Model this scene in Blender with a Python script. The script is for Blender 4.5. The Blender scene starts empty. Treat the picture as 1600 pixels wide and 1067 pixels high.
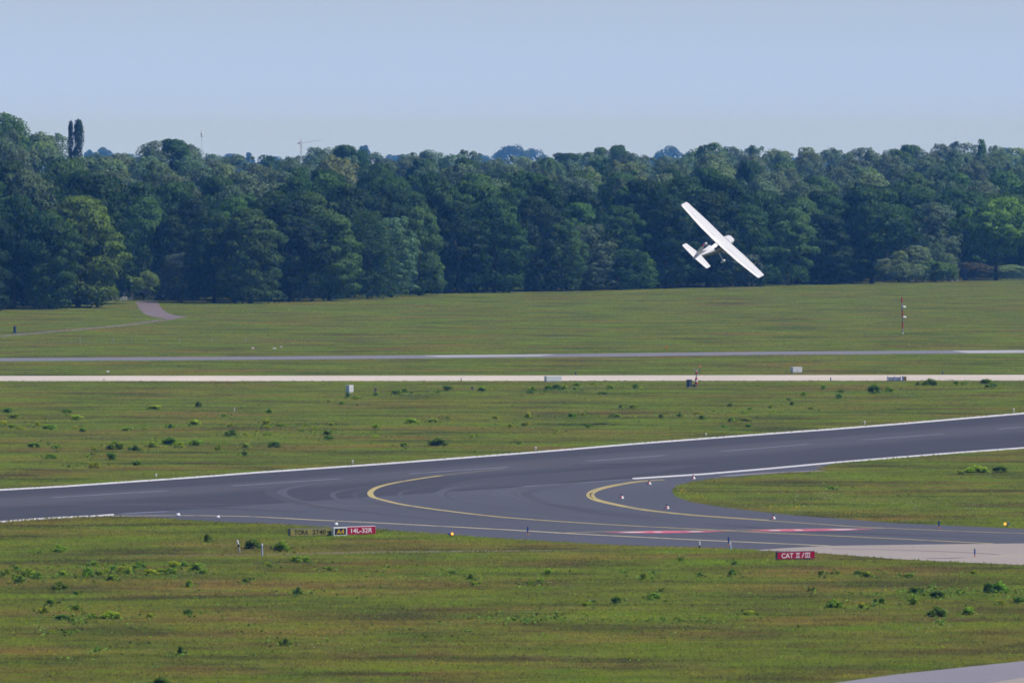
import bpy, bmesh, math, random
import numpy as np
from mathutils import Vector, Matrix

random.seed(7)
rng = np.random.default_rng(7)
scene = bpy.context.scene
COL = scene.collection

# ------------------------------------------------------------------ camera
F, CX, CY, CAMH, HORIZON = 12000.0, 800.0, 533.5, 27.0, 246.0
PITCH = math.atan((CY - HORIZON) / F)
cam = bpy.data.cameras.new('camera')
cam.sensor_fit = 'HORIZONTAL'
cam.sensor_width = 36.0
cam.lens = F * 36.0 / 1600.0
cam.clip_start, cam.clip_end = 1.0, 60000.0
camo = bpy.data.objects.new('camera', cam)
camo.location = (0, 0, CAMH)
camo.rotation_euler = (math.pi / 2 - PITCH, 0, 0)
COL.objects.link(camo)
scene.camera = camo

# ------------------------------------------------------------------ world, sun, exposure
SUN_EL = math.radians(55)
SUN_AZ = math.radians(104)         # clockwise from the view direction (+Y): high on the right
w = bpy.data.worlds.new('World')
scene.world = w
w.use_nodes = True
nt = w.node_tree
bg = nt.nodes['Background']
sky = nt.nodes.new('ShaderNodeTexSky')
sky.sky_type = 'NISHITA'
sky.sun_disc = False
sky.sun_elevation = SUN_EL
sky.sun_rotation = SUN_AZ
sky.air_density = 1.0
sky.dust_density = 0.0
sky.ozone_density = 6.0
tint = nt.nodes.new('ShaderNodeMix'); tint.data_type = 'RGBA'; tint.blend_type = 'MULTIPLY'; tint.inputs[0].default_value = 1.0
tc = nt.nodes.new('ShaderNodeTexCoord'); sz = nt.nodes.new('ShaderNodeSeparateXYZ'); nt.links.new(tc.outputs['Generated'], sz.inputs[0])
hr = nt.nodes.new('ShaderNodeMapRange'); hr.inputs[1].default_value = 0.0; hr.inputs[2].default_value = 0.02; nt.links.new(sz.outputs[2], hr.inputs[0])
tm = nt.nodes.new('ShaderNodeMix'); tm.data_type = 'RGBA'; nt.links.new(hr.outputs[0], tm.inputs[0])   # hazy low air is bluer and paler
tm.inputs[6].default_value = (0.89, 1.28, 2.80, 1); tm.inputs[7].default_value = (0.98, 1.13, 1.78, 1)
hz_ = nt.nodes.new('ShaderNodeMapRange'); hz_.interpolation_type = 'SMOOTHSTEP'; hz_.inputs[1].default_value = 0.04; hz_.inputs[2].default_value = 0.28; nt.links.new(sz.outputs[2], hz_.inputs[0])
tz = nt.nodes.new('ShaderNodeMix'); tz.data_type = 'RGBA'; nt.links.new(hz_.outputs[0], tz.inputs[0])   # a clear, deep overhead sky
nt.links.new(tm.outputs[2], tz.inputs[6]); tz.inputs[7].default_value = (0.42, 0.54, 0.90, 1)
nt.links.new(tz.outputs[2], tint.inputs[7])
nt.links.new(sky.outputs[0], tint.inputs[6]); nt.links.new(tint.outputs[2], bg.inputs[0])
bg.inputs[1].default_value = 0.074
sun = bpy.data.lights.new('sun', 'SUN')
sun.energy = 4.2
sun.angle = math.radians(0.5)
sun.color = (1.0, 0.95, 0.87)
suno = bpy.data.objects.new('sun', sun)
sd = Vector((math.cos(SUN_EL) * math.sin(SUN_AZ), math.cos(SUN_EL) * math.cos(SUN_AZ), math.sin(SUN_EL)))
suno.rotation_euler = sd.to_track_quat('Z', 'Y').to_euler()
suno.location = (200, 300, 400)
COL.objects.link(suno)
scene.view_settings.view_transform = 'Standard'
scene.view_settings.look = 'None'
scene.view_settings.gamma = 1.0
scene.view_settings.exposure = 0.0
scene.cycles.max_bounces = 5
scene.cycles.diffuse_bounces = 2
scene.cycles.transmission_bounces = 3
scene.cycles.volume_bounces = 0
scene.cycles.use_denoising = True
scene.cycles.denoiser = 'OPENIMAGEDENOISE'
scene.cycles.denoising_input_passes = 'RGB_ALBEDO_NORMAL'
scene.cycles.denoising_prefilter = 'ACCURATE'
scene.cycles.use_adaptive_sampling = False
scene.cycles.filter_width = 1.7

# ------------------------------------------------------------------ picture <-> place
SP, CP = math.sin(PITCH), math.cos(PITCH)
def ray(px, py):
    u = CY - py
    return Vector((px - CX, CP * F + SP * u, -SP * F + CP * u))
def G(px, py, z=0.0):
    """the ground point seen at a photo position"""
    d = ray(px, py)
    t = (z - CAMH) / d.z
    return Vector((d.x * t, d.y * t, z))
def At(px, py, Y):
    d = ray(px, py)
    t = Y / d.y
    return Vector((d.x * t, Y, CAMH + d.z * t))
def proj(x, y, z):
    dz = z - CAMH
    dep = CP * y - SP * dz
    return CX + F * x / dep, CY - F * (SP * y + CP * dz) / dep
def lin(r, g, b, k=1.0):
    f = lambda c: (c / 255 / 12.92 if c / 255 <= 0.04045 else ((c / 255 + 0.055) / 1.055) ** 2.4) * k
    return (f(r), f(g), f(b), 1.0)

# ------------------------------------------------------------------ mesh helpers
def link(name, me, m=None, parent=None, loc=None):
    o = bpy.data.objects.new(name, me)
    COL.objects.link(o)
    if m is not None and me is not None:
        me.materials.clear()
        for mm in (m if isinstance(m, (list, tuple)) else [m]):
            me.materials.append(mm)
    if parent is not None:
        o.parent = parent
    if loc is not None:
        o.location = loc
    return o
def obj(name, bm, m, parent=None, loc=None, smooth=False):
    me = bpy.data.meshes.new(name)
    bmesh.ops.recalc_face_normals(bm, faces=bm.faces[:])
    if smooth:
        for f in bm.faces:
            f.smooth = True
    bm.to_mesh(me)
    bm.free()
    return link(name, me, m, parent, loc)
def tag(o, label=None, cat=None, group=None, kind=None):
    if label: o['label'] = label
    if cat: o['category'] = cat
    if group: o['group'] = group
    if kind: o['kind'] = kind
    return o
def thing(name, label, cat, loc=(0, 0, 0), rotz=0.0, group=None):
    o = bpy.data.objects.new(name, None)
    o.empty_display_size = 0.5
    COL.objects.link(o)
    o.location = loc
    o.rotation_euler = (0, 0, rotz)
    return tag(o, label, cat, group)
def copy_tree(o, parent=None):
    c = o.copy()
    COL.objects.link(c)
    if parent is not None:
        c.parent = parent
    for ch in list(o.children):
        copy_tree(ch, c)
    return c
def BM():
    return bmesh.new()
def box(bm, c, s, bevel=0.0, rot=None):
    r = bmesh.ops.create_cube(bm, size=1.0)
    vs = r['verts']
    bmesh.ops.scale(bm, vec=s, verts=vs)
    if bevel > 0:
        es = list({e for v in vs for e in v.link_edges})
        rb = bmesh.ops.bevel(bm, geom=es, offset=bevel, segments=2, affect='EDGES', profile=0.5)
        vs = list({v for f in rb['faces'] for v in f.verts} | {v for v in vs if v.is_valid})
    if rot is not None:
        bmesh.ops.rotate(bm, cent=(0, 0, 0), matrix=rot, verts=vs)
    bmesh.ops.translate(bm, vec=c, verts=vs)
def tube(bm, p0, p1, r0, r1=None, n=8, cap=True):
    p0, p1 = Vector(p0), Vector(p1)
    r1 = r0 if r1 is None else r1
    q = (p1 - p0).to_track_quat('Z', 'Y')
    a, b = [], []
    for i in range(n):
        t = 2 * math.pi * i / n
        v = Vector((math.cos(t), math.sin(t), 0))
        a.append(bm.verts.new(p0 + q @ (v * r0)))
        b.append(bm.verts.new(p1 + q @ (v * r1)))
    for i in range(n):
        bm.faces.new((a[i], a[(i + 1) % n], b[(i + 1) % n], b[i]))
    if cap:
        bm.faces.new(a[::-1]); bm.faces.new(b)
def lathe(bm, prof, n=14, c=(0, 0, 0)):
    c = Vector(c)
    rings = []
    for r, z in prof:
        rings.append([bm.verts.new(c + Vector((r * math.cos(2 * math.pi * i / n), r * math.sin(2 * math.pi * i / n), z))) for i in range(n)])
    for A, B in zip(rings, rings[1:]):
        for i in range(n):
            bm.faces.new((A[i], A[(i + 1) % n], B[(i + 1) % n], B[i]))
    bm.faces.new(rings[0][::-1]); bm.faces.new(rings[-1])
def np_mesh(name, verts, nper):
    """many separate n-gons from an (N*nper,3) array"""
    verts = np.ascontiguousarray(verts, dtype=np.float32)
    nv = len(verts)
    nf = nv // nper
    me = bpy.data.meshes.new(name)
    me.vertices.add(nv)
    me.vertices.foreach_set('co', verts.ravel())
    me.loops.add(nv)
    me.loops.foreach_set('vertex_index', np.arange(nv, dtype=np.int32))
    me.polygons.add(nf)
    me.polygons.foreach_set('loop_start', np.arange(0, nv, nper, dtype=np.int32))
    me.polygons.foreach_set('loop_total', np.full(nf, nper, dtype=np.int32))
    me.update(calc_edges=True)
    return me

# ------------------------------------------------------------------ material helpers
class NT:
    def __init__(self, name):
        self.m = bpy.data.materials.new(name)
        self.m.use_nodes = True
        self.t = self.m.node_tree
        self.p = self.t.nodes['Principled BSDF']
        self.out = self.t.nodes['Material Output']
    def n(self, typ, **kw):
        x = self.t.nodes.new(typ)
        for k, v in kw.items():
            setattr(x, k, v)
        return x
    def l(self, a, b):
        self.t.links.new(a, b)
    def pos(self, scale=(1, 1, 1), obj=False):
        if obj:
            g = self.n('ShaderNodeTexCoord').outputs['Object']
        else:
            g = self.n('ShaderNodeNewGeometry').outputs['Position']
        mp = self.n('ShaderNodeMapping')
        mp.inputs['Scale'].default_value = scale
        self.l(g, mp.inputs['Vector'])
        return mp.outputs[0]
    def noise(self, vec, scale=1.0, detail=4.0, rough=0.6):
        x = self.n('ShaderNodeTexNoise')
        x.inputs['Scale'].default_value = scale
        x.inputs['Detail'].default_value = detail
        x.inputs['Roughness'].default_value = rough
        self.l(vec, x.inputs['Vector'])
        return x.outputs['Fac']
    def rng(self, v, a, b, c, d):
        x = self.n('ShaderNodeMapRange')
        for i, k in enumerate((a, b, c, d)):
            x.inputs[i + 1].default_value = k
        self.l(v, x.inputs[0])
        return x.outputs[0]
    def math(self, op, a, b):
        x = self.n('ShaderNodeMath', operation=op)
        for i, v in enumerate((a, b)):
            if isinstance(v, (int, float)): x.inputs[i].default_value = v
            else: self.l(v, x.inputs[i])
        return x.outputs[0]
    def mix(self, fac, a, b, blend='MIX'):
        x = self.n('ShaderNodeMix', data_type='RGBA', blend_type=blend)
        x.clamp_factor = True
        for sock, v in ((x.inputs[0], fac), (x.inputs[6], a), (x.inputs[7], b)):
            if isinstance(v, (int, float)): sock.default_value = v
            elif isinstance(v, tuple): sock.default_value = v if len(v) == 4 else (*v, 1)
            else: self.l(v, sock)
        return x.outputs[2]
    def scale_col(self, col, fac):
        x = self.n('ShaderNodeVectorMath', operation='SCALE')
        if isinstance(col, tuple):
            x.inputs[0].default_value = col[:3]
        else:
            self.l(col, x.inputs[0])
        if isinstance(fac, (int, float)): x.inputs['Scale'].default_value = fac
        else: self.l(fac, x.inputs['Scale'])
        return x.outputs[0]
    def done(self, col=None, rough=0.8, spec=0.3):
        if col is not None:
            if isinstance(col, tuple): self.p.inputs['Base Color'].default_value = col
            else: self.l(col, self.p.inputs['Base Color'])
        self.p.inputs['Roughness'].default_value = rough
        self.p.inputs['Specular IOR Level'].default_value = spec
        return self.m

def paint(name, c, rough=0.5, spec=0.4, var=0.12, scale=3.0, metal=0.0):
    """worn paint, metal or plastic: a slightly uneven procedural tone"""
    N = NT(name)
    f = N.noise(N.pos(obj=True), scale, 5.0)
    k = N.rng(f, 0.3, 0.7, 1 - var, 1 + var)
    m = N.done(N.scale_col((*c[:3], 1), k), rough, spec)
    N.p.inputs['Metallic'].default_value = metal
    return m

# ------------------------------------------------------------------ ground colour, shared by the soil and the grass on it
def yw(py): return G(800, py).y
BANDS = [  # photo row, colour of the turf there
    (1067, (100, 112, 48)), (1000, (94, 116, 42)), (975, (96, 112, 46)), (950, (94, 102, 50)),
    (925, (90, 94, 52)), (905, (96, 100, 58)), (880, (106, 112, 60)), (855, (106, 112, 58)), (835, (102, 116, 46)),
    (800, (108, 112, 52)), (765, (104, 112, 52)), (735, (114, 105, 66)), (700, (110, 100, 66)), (672, (104, 93, 66)),
    (648, (82, 76, 58)), (635, (98, 88, 64)), (620, (98, 98, 62)), (606, (92, 114, 54)), (598, (112, 120, 60)),
    (584, (74, 86, 58)), (577, (80, 92, 60)), (572, (104, 128, 56)), (567, (110, 132, 56)), (563, (92, 104, 58)), (546, (100, 100, 66)),
    (538, (92, 88, 70)), (510, (112, 108, 74)), (490, (114, 118, 72)), (472, (122, 138, 60)), (455, (106, 126, 56)), (440, (92, 106, 60))]
GRASS_K = 0.86
def grass_colour(N):
    pos = N.n('ShaderNodeNewGeometry').outputs['Position']
    sep = N.n('ShaderNodeSeparateXYZ')
    N.l(pos, sep.inputs[0])
    wob = N.noise(N.pos((0.018, 0.010, 0.02)), 1.0, 5.0, 0.6)
    y = N.math('ADD', sep.outputs[1], N.rng(wob, 0.2, 0.8, -13, 13))
    lo, hi = yw(1067), yw(440)
    # inverse depth spreads the near bands out evenly
    inv = N.math('DIVIDE', 1.0, y)
    fac = N.rng(inv, 1 / lo, 1 / hi, 0, 1)
    r = N.n('ShaderNodeValToRGB')
    r.color_ramp.interpolation = 'EASE'
    els = r.color_ramp.elements
    for i, (py, c) in enumerate(BANDS):
        p = (1 / lo - 1 / yw(py)) / (1 / lo - 1 / hi)
        e = els[0] if i == 0 else (els[1] if i == len(BANDS) - 1 else els.new(p))
        if i in (0, len(BANDS) - 1):
            e.position = p
    srt = sorted(els, key=lambda e: e.position)
    for e, (py, c) in zip(srt, BANDS):
        q = lin(*c, GRASS_K); e.color = (q[0] * 1.08, q[1] * 1.07, q[2] * .54, 1)
    N.l(fac, r.inputs[0])
    c = r.outputs[0]
    # dry straw, rusty sorrel and lush patches
    a = N.noise(N.pos((0.040, 0.065, 0.05)), 1.0, 7.0, 0.64)
    c = N.mix(N.rng(a, 0.46, 0.64, 0, 0.82), c, lin(132, 106, 56, GRASS_K))
    b = N.noise(N.pos((0.034, 0.050, 0.05)), 1.7, 7.0, 0.62)
    c = N.mix(N.rng(b, 0.50, 0.68, 0, 0.60), c, lin(104, 138, 22, GRASS_K))
    d = N.noise(N.pos((0.036, 0.075, 0.05)), 1.6, 7.0, 0.64)
    c = N.mix(N.rng(d, 0.47, 0.64, 0, 0.78), c, lin(62, 58, 34, GRASS_K))
    # narrower streaks of dead stalks and of fresh growth
    g1 = N.noise(N.pos((0.10, 0.20, 0.05)), 1.0, 7.0, 0.74)
    c = N.mix(N.rng(g1, 0.46, 0.68, 0, 0.70), c, lin(66, 60, 42, GRASS_K))
    g2 = N.noise(N.pos((0.13, 0.18, 0.05)), 1.3, 7.0, 0.72)
    c = N.mix(N.rng(g2, 0.52, 0.72, 0, 0.60), c, lin(134, 118, 74, GRASS_K))
    g3 = N.noise(N.pos((0.11, 0.17, 0.05)), 1.9, 7.0, 0.72)
    c = N.mix(N.rng(g3, 0.51, 0.68, 0, 0.55), c, lin(88, 128, 26, GRASS_K))
    e = N.noise(N.pos((1, 1, 1)), 0.9, 6.0, 0.8)
    c = N.scale_col(c, N.rng(e, 0.3, 0.7, 0.66, 1.34))
    return c

N = NT('meadow_turf')
gc = grass_colour(N)
bump = N.n('ShaderNodeBump'); bump.inputs['Strength'].default_value = 0.6; bump.inputs['Distance'].default_value = 0.15
N.l(N.noise(N.pos(), 1.3, 6.0, 0.7), bump.inputs['Height']); N.l(bump.outputs[0], N.p.inputs['Normal'])
M_TURF = N.done(gc, 0.95, 0.05)
N = NT('grass_blades')
gc = grass_colour(N)
ri = N.n('ShaderNodeNewGeometry').outputs['Random Per Island']
gc = N.scale_col(gc, N.rng(ri, 0, 1, 0.66, 1.42))
up = N.n('ShaderNodeCombineXYZ'); up.inputs[2].default_value = 1.0
N.l(up.outputs[0], N.p.inputs['Normal'])          # a sward scatters light like a level mat
M_GRASS = N.done(gc, 0.9, 0.05)

# ------------------------------------------------------------------ terrain
EDGE_PX = [(-700, 505), (-200, 490), (0, 485), (170, 480), (250, 473), (400, 474), (500, 470), (600, 465), (700, 460), (800, 457), (1000, 453),
           (1200, 446), (1370, 442), (1480, 439), (1600, 438), (1900, 434), (2400, 428)]
_e = [G(*p) for p in EDGE_PX]
_ex, _ey = np.array([p.x for p in _e]), np.array([p.y for p in _e])
def edge(x): return np.interp(x, _ex, _ey)
def terrain(x, y):
    t = np.clip((y - edge(x) - 60) / 900.0, 0, 1)
    z = 9.0 * t * t * (3 - 2 * t)
    z = z + 9.0 * np.exp(-(((x + 150) / 45.0) ** 2 + ((y - 1840) / 170.0) ** 2)) * np.clip((y - edge(x) - 40) / 200, 0, 1)
    return z
xs = np.concatenate([[-1400, -1000, -600, -400], np.arange(-300, 301, 12.0), [400, 600, 1000, 1400]])
ys = np.concatenate([[-50, 100, 200, 300], np.arange(380, 1300, 115.0), np.arange(1320, 2900, 20.0), [3200, 4000, 5500, 7500, 9500]])
X, Y = np.meshgrid(xs, ys)
Z = terrain(X, Y)
vs = np.stack([X, Y, Z], -1).reshape(-1, 3)
nx = len(xs)
fs = [(j * nx + i, j * nx + i + 1, (j + 1) * nx + i + 1, (j + 1) * nx + i) for j in range(len(ys) - 1) for i in range(nx - 1)]
me = bpy.data.meshes.new('ground')
me.from_pydata([tuple(v) for v in vs], [], fs)
me.polygons.foreach_set('use_smooth', [True] * len(me.polygons))
tag(link('ground', me, M_TURF), 'rough airfield grass in green, brown and straw bands', None, None, 'structure')

# ------------------------------------------------------------------ pavements
def asphalt(name, base, var, streak=None):
    N = NT(name)
    f1 = N.noise(N.pos((0.035, 0.02, 1)), 1.0, 6.0, 0.65)
    f2 = N.noise(N.pos(), 2.5, 4.0, 0.7)
    k = N.math('MULTIPLY', N.rng(f1, 0.3, 0.7, 1 - var, 1 + var), N.rng(f2, 0.3, 0.7, 0.9, 1.1))
    c = (*base[:3], 1)
    if streak is not None:
        uv = N.n('ShaderNodeTexCoord').outputs['UV']
        s = N.n('ShaderNodeSeparateXYZ'); N.l(uv, s.inputs[0])
        mp = N.n('ShaderNodeMapping'); mp.inputs['Scale'].default_value = (5, 26, 1); N.l(uv, mp.inputs[0])
        st = N.noise(mp.outputs[0], 1.0, 5.0, 0.6)
        vv = N.math('ADD', s.outputs[1], N.rng(st, 0.2, 0.8, -0.07, 0.07))
        rp = N.n('ShaderNodeValToRGB')
        for p, cc in streak[1:-1]:
            rp.color_ramp.elements.new(p)
        for e, (p, cc) in zip(sorted(rp.color_ramp.elements, key=lambda e: e.position), streak):
            e.position = p; e.color = (*cc[:3], 1)
        N.l(vv, rp.inputs[0])
        c = rp.outputs[0]
        k = N.math('MULTIPLY', k, N.rng(st, 0.3, 0.7, 0.9, 1.1))
    return N.done(N.scale_col(c, k), 0.85, 0.25)
PK = 0.72
A_DARK, A_MID, A_TAXI = lin(84, 84, 93, PK), lin(99, 99, 106, PK), lin(101, 103, 114, PK)
M_RUNWAY = asphalt('runway_asphalt', A_DARK, 0.06, [(0.0, A_DARK), (0.22, A_DARK), (0.32, A_MID), (0.5, A_MID), (0.62, A_DARK), (1.0, A_DARK)])
M_TAXI = asphalt('taxiway_asphalt', A_TAXI, 0.09)
M_CONC = asphalt('pale_concrete', lin(188, 178, 170, PK), 0.08)
M_CONC2 = asphalt('grey_concrete', lin(160, 156, 166, PK), 0.08)
M_ROAD = asphalt('sun_bleached_concrete', lin(222, 211, 200, .84), 0.13)
M_FARROAD = asphalt('far_grey_tarmac', lin(146, 146, 158, PK), 0.08)
M_FARSHINE = asphalt('far_tarmac_shine', lin(200, 201, 206, PK), 0.06)  # wet shine put into a lighter tarmac colour
M_GRAVEL = asphalt('gravel', lin(140, 128, 132, PK), 0.10)
M_TRACE = asphalt('worn_soil', lin(130, 122, 100, PK), 0.12)
M_SKID = asphalt('tyre_rubber_marks', lin(93, 93, 102, PK), 0.12)
M_SCUFF = asphalt('scuffed_asphalt', lin(105, 107, 117, PK), 0.10)
def line_mat(name, c, wear):
    N = NT(name)
    f = N.noise(N.pos((0.6, 0.15, 1)), 1.0, 6.0, 0.7)
    return N.done(N.mix(N.rng(f, wear, wear + 0.2, 0, 0.75), (*c[:3], 1), (*A_TAXI[:3], 1)), 0.7, 0.3)
M_WHITE_LINE = line_mat('white_line_paint', lin(232, 232, 236, 0.85), 0.66)
M_FAINT_LINE = line_mat('faded_white_paint', lin(140, 147, 165, 0.8), 0.50)
M_YELLOW_LINE = line_mat('yellow_line_paint', lin(210, 193, 130, 0.78), 0.52)
M_PALE_YELLOW = line_mat('pale_yellow_paint', lin(214, 202, 164, 0.78), 0.52)
M_FAINT_YELLOW = line_mat('faded_yellow_paint', lin(146, 140, 120, 0.8), 0.52)
M_RED_PAINT = line_mat('red_marking_paint', lin(222, 112, 136, 0.92), 0.52)

def curve(pts, step=20.0):
    """resample a photo polyline by x (single valued)"""
    P = np.array(pts, float)
    n = max(2, int((P[-1, 0] - P[0, 0]) / step) + 1)
    x = np.linspace(P[0, 0], P[-1, 0], n)
    return x, np.interp(x, P[:, 0], P[:, 1])
def strip_mesh(name, x, top, bot, z, m, parent=None, rows=1):
    z = z * 0.4
    bm = BM()
    uvl = bm.loops.layers.uv.new('UVMap')
    grid = []
    for i in range(len(x)):
        a, b = G(x[i], top[i], z), G(x[i], bot[i], z)
        grid.append([bm.verts.new(a.lerp(b, r / rows)) for r in range(rows + 1)])
    for i in range(len(x) - 1):
        for r in range(rows):
            f = bm.faces.new((grid[i][r], grid[i][r + 1], grid[i + 1][r + 1], grid[i + 1][r]))
            us = (i, i, i + 1, i + 1); vv = (r, r + 1, r + 1, r)
            for lp, u, v in zip(f.loops, us, vv):
                lp[uvl].uv = (u / (len(x) - 1), v / rows)
    for f in bm.faces:
        if f.normal.z < 0 or f.calc_area() == 0: pass
    me = bpy.data.meshes.new(name)
    bm.normal_update()
    for f in bm.faces:
        if f.normal.z < 0: f.normal_flip()
    bm.to_mesh(me); bm.free()
    return link(name, me, m, parent)
def poly_sheet(name, pts, z, m, parent=None):
    z = z * 0.4
    bm = BM()
    f = bm.faces.new([bm.verts.new(G(px, py, z)) for px, py in pts])
    bm.normal_update()
    if f.normal.z < 0: f.normal_flip()
    bmesh.ops.triangulate(bm, faces=[f])
    me = bpy.data.meshes.new(name); bm.to_mesh(me); bm.free()
    return link(name, me, m, parent)
def smooth_path(pts, n=8):
    """Catmull-Rom through photo points"""
    P = [Vector(p) for p in pts]
    P = [P[0] * 2 - P[1]] + P + [P[-1] * 2 - P[-2]]
    out = []
    for i in range(1, len(P) - 2):
        for k in range(n):
            t = k / n
            a, b, c, d = P[i - 1], P[i], P[i + 1], P[i + 2]
            out.append(0.5 * ((2 * b) + (c - a) * t + (2 * a - 5 * b + 4 * c - d) * t * t + (3 * b - a - 3 * c + d) * t ** 3))
    out.append(P[-2])
    return out
def band(name, pts, width, z, m, parent=None, n=8, taper=False):
    """a painted line of constant real width along photo points"""
    z = z * 0.4
    W = [G(p.x, p.y, z) for p in smooth_path(pts, n)]
    bm = BM()
    L = []
    for i, p in enumerate(W):
        t = (W[min(i + 1, len(W) - 1)] - W[max(i - 1, 0)]).normalized()
        s = Vector((-t.y, t.x, 0)) * (width / 2)
        if taper: s = s * max(0.05, math.sin(math.pi * i / (len(W) - 1)))
        L.append((bm.verts.new(p + s), bm.verts.new(p - s)))
    for (a, b), (c, d) in zip(L, L[1:]):
        bm.faces.new((a, b, d, c))
    bm.normal_update()
    for f in bm.faces:
        if f.normal.z < 0: f.normal_flip()
    me = bpy.data.meshes.new(name); bm.to_mesh(me); bm.free()
    return link(name, me, m, parent)

FAR_EDGE = [(-300, 784), (0, 765), (100, 759.5), (200, 752.6), (300, 745.7), (400, 738), (500, 731.2), (600, 724.3), (700, 716.7), (800, 709), (900, 701),
            (1000, 692.5), (1100, 685), (1200, 677.5), (1300, 670.3), (1400, 662.5), (1500, 654), (1600, 645.5), (1900, 620)]
NEAR_EDGE = [(-300, 836), (0, 814.8), (50, 810.8), (100, 807.8), (150, 805.6), (205, 801.5), (820, 760), (990, 748), (1100, 741), (1200, 732.5), (1300, 723.2),
             (1400, 715), (1500, 707.2), (1600, 700), (1900, 679)]
TAXI_NEAR = [(140, 806.4), (170, 806.5), (250, 809), (300, 812.5), (350, 815.8), (400, 817), (450, 819.5), (500, 822.5), (540, 824.5), (600, 827), (640, 830.5),
             (700, 834.5), (750, 839), (800, 841.8), (900, 847.8), (1000, 852.5), (1100, 855), (1150, 857), (1200, 859)]
ISLAND_LOW = [(1049, 766), (1055, 775), (1075, 783), (1120, 791), (1200, 800.5), (1250, 805.5), (1330, 811.5), (1400, 817), (1500, 821.5), (1600, 826), (1900, 840)]
ISLAND_UP = [(1049, 766), (1058, 758), (1080, 752.5), (1110, 748), (1150, 744.5), (1200, 740), (1270, 735.5), (1300, 724)]
CONC_TOP = [(1180, 859.5), (1215, 857), (1290, 852.8), (1400, 851.2), (1500, 850), (1600, 849), (1900, 846.5)]
CONC_LOW = [(1180, 859.8), (1215, 860.5), (1290, 864.5), (1400, 873), (1500, 878), (1600, 882.5), (1900, 896)]

x, t = curve(FAR_EDGE, 10)
b = np.interp(x, *np.array(NEAR_EDGE, float).T)
runway = tag(strip_mesh('runway', x, t, b, 0.02, M_RUNWAY, rows=6), 'dark grey asphalt runway crossing the grass', None, None, 'structure')
taxi_poly = TAXI_NEAR + [p for p in CONC_TOP if p[0] > 1250] + ISLAND_LOW[::-1] + ISLAND_UP[1:] + [(1260, 722), (1000, 742), (820, 755), (400, 784), (160, 802)]
taxiway = tag(poly_sheet('taxiway', taxi_poly, 0.012, M_TAXI), 'blue grey asphalt taxiway curving off the runway', None, None, 'structure')
x, t = curve(CONC_TOP, 20)
pave = tag(strip_mesh('pavement', x, t - 0.4, np.interp(x, *np.array(CONC_LOW, float).T), 0.026, M_CONC), 'pale concrete pavement beside the taxiway', None, None, 'structure')
band('crack', [(1300, 857), (1400, 859), (1500, 862.5), (1560, 866)], 0.5, 0.032, asphalt('dark_seam', lin(138, 126, 128, PK), .1), pave)
band('crack', [(1440, 871), (1475, 872), (1510, 870.5)], 1.0, 0.032, asphalt('damp_stain', lin(130, 126, 134, PK), .1), pave, taper=True)
band('yellow_line', [(1548, 869.2), (1580, 868), (1640, 867)], 0.35, 0.034, M_PALE_YELLOW, pave)
x, t = curve([(-300, 587.2), (0, 587.2), (800, 586.6), (1200, 586), (1600, 585.5), (1900, 585)], 50)
bt = np.interp(x, [-300, 0, 400, 800, 1200, 1600, 1900], [595.6, 595.3, 595.3, 595, 594.8, 594.4, 594])
road = tag(strip_mesh('road', x, t, bt, 0.02, M_ROAD), 'pale concrete perimeter road', None, None, 'structure')
x, t = curve([(-300, 561), (0, 559.4), (400, 557), (800, 553.8), (1200, 549.4), (1600, 546.6), (1900, 544.5)], 50)
froad = tag(strip_mesh('far_road', x, t, t + 5.0, 0.02, M_FARROAD), 'grey tarmac road beyond the pale road', None, None, 'structure')
for a_, b_ in ((662, 868), (1488, 1900)):
    x, t = curve([(a_, np.interp(a_, [0, 400, 800, 1200, 1600, 1900], [559.4, 557, 553.8, 549.4, 546.6, 544.5])), ((a_ + b_) / 2, np.interp((a_ + b_) / 2, [0, 400, 800, 1200, 1600, 1900], [559.4, 557, 553.8, 549.4, 546.6, 544.5])), (b_, np.interp(b_, [0, 400, 800, 1200, 1600, 1900], [559.4, 557, 553.8, 549.4, 546.6, 544.5]))], 25)
    h_ = np.full_like(x, 2.6 if b_ < 1000 else 4.2); h_[0] = 0.3
    if b_ < 1000: h_[-1] = 0.3
    strip_mesh('shine_patch', x, t + 0.4, t + 0.4 + h_, 0.03, M_FARSHINE, froad)  # pale strips painted in for the shine on the far road
tag(poly_sheet('path', [(211, 471), (246, 471), (250, 478), (255, 484), (262, 489), (275, 493), (294, 495), (280, 497), (268, 499.5), (240, 495), (226, 491), (218, 484)], 0.02, M_GRAVEL), 'grey gravel track leaving the wood', None, None, 'structure')
tag(band('trail', [(-80, 531), (0, 525.3), (60, 520), (130, 514), (200, 507.5), (262, 499)], 2.2, 0.024, M_GRAVEL), 'thin gravel footpath across the far grass', None, None, 'structure')
M_FADE = asphalt('thin_soil', lin(118, 114, 98, PK), 0.15)
tag(band('trail', [(-80, 538), (0, 536.6), (60, 535.5), (150, 534), (230, 533.4)], 2.0, 0.02, M_FADE), 'faint pale wheel trace along the white posts', None, None, 'structure')
tag(band('trail', [(300, 532.5), (400, 531.4), (500, 531), (650, 530), (800, 528), (900, 526)], 1.6, 0.02, M_FADE), 'faint wheel trace in the far grass', None, None, 'structure')
tag(band('trail', [(150, 869), (260, 868), (400, 866.2), (500, 864), (600, 862), (700, 861), (800, 860), (900, 859.2), (980, 859.5)], 2.2, 0.02, M_TRACE, taper=True), 'worn soil wheel track in the near grass', None, None, 'structure')
tag(poly_sheet('apron', [(1290, 1068), (1400, 1053), (1500, 1042.5), (1600, 1032), (1900, 1003), (1900, 1250), (900, 1250)], 0.02, M_CONC2), 'grey concrete apron in the near corner', None, None, 'structure')
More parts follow.
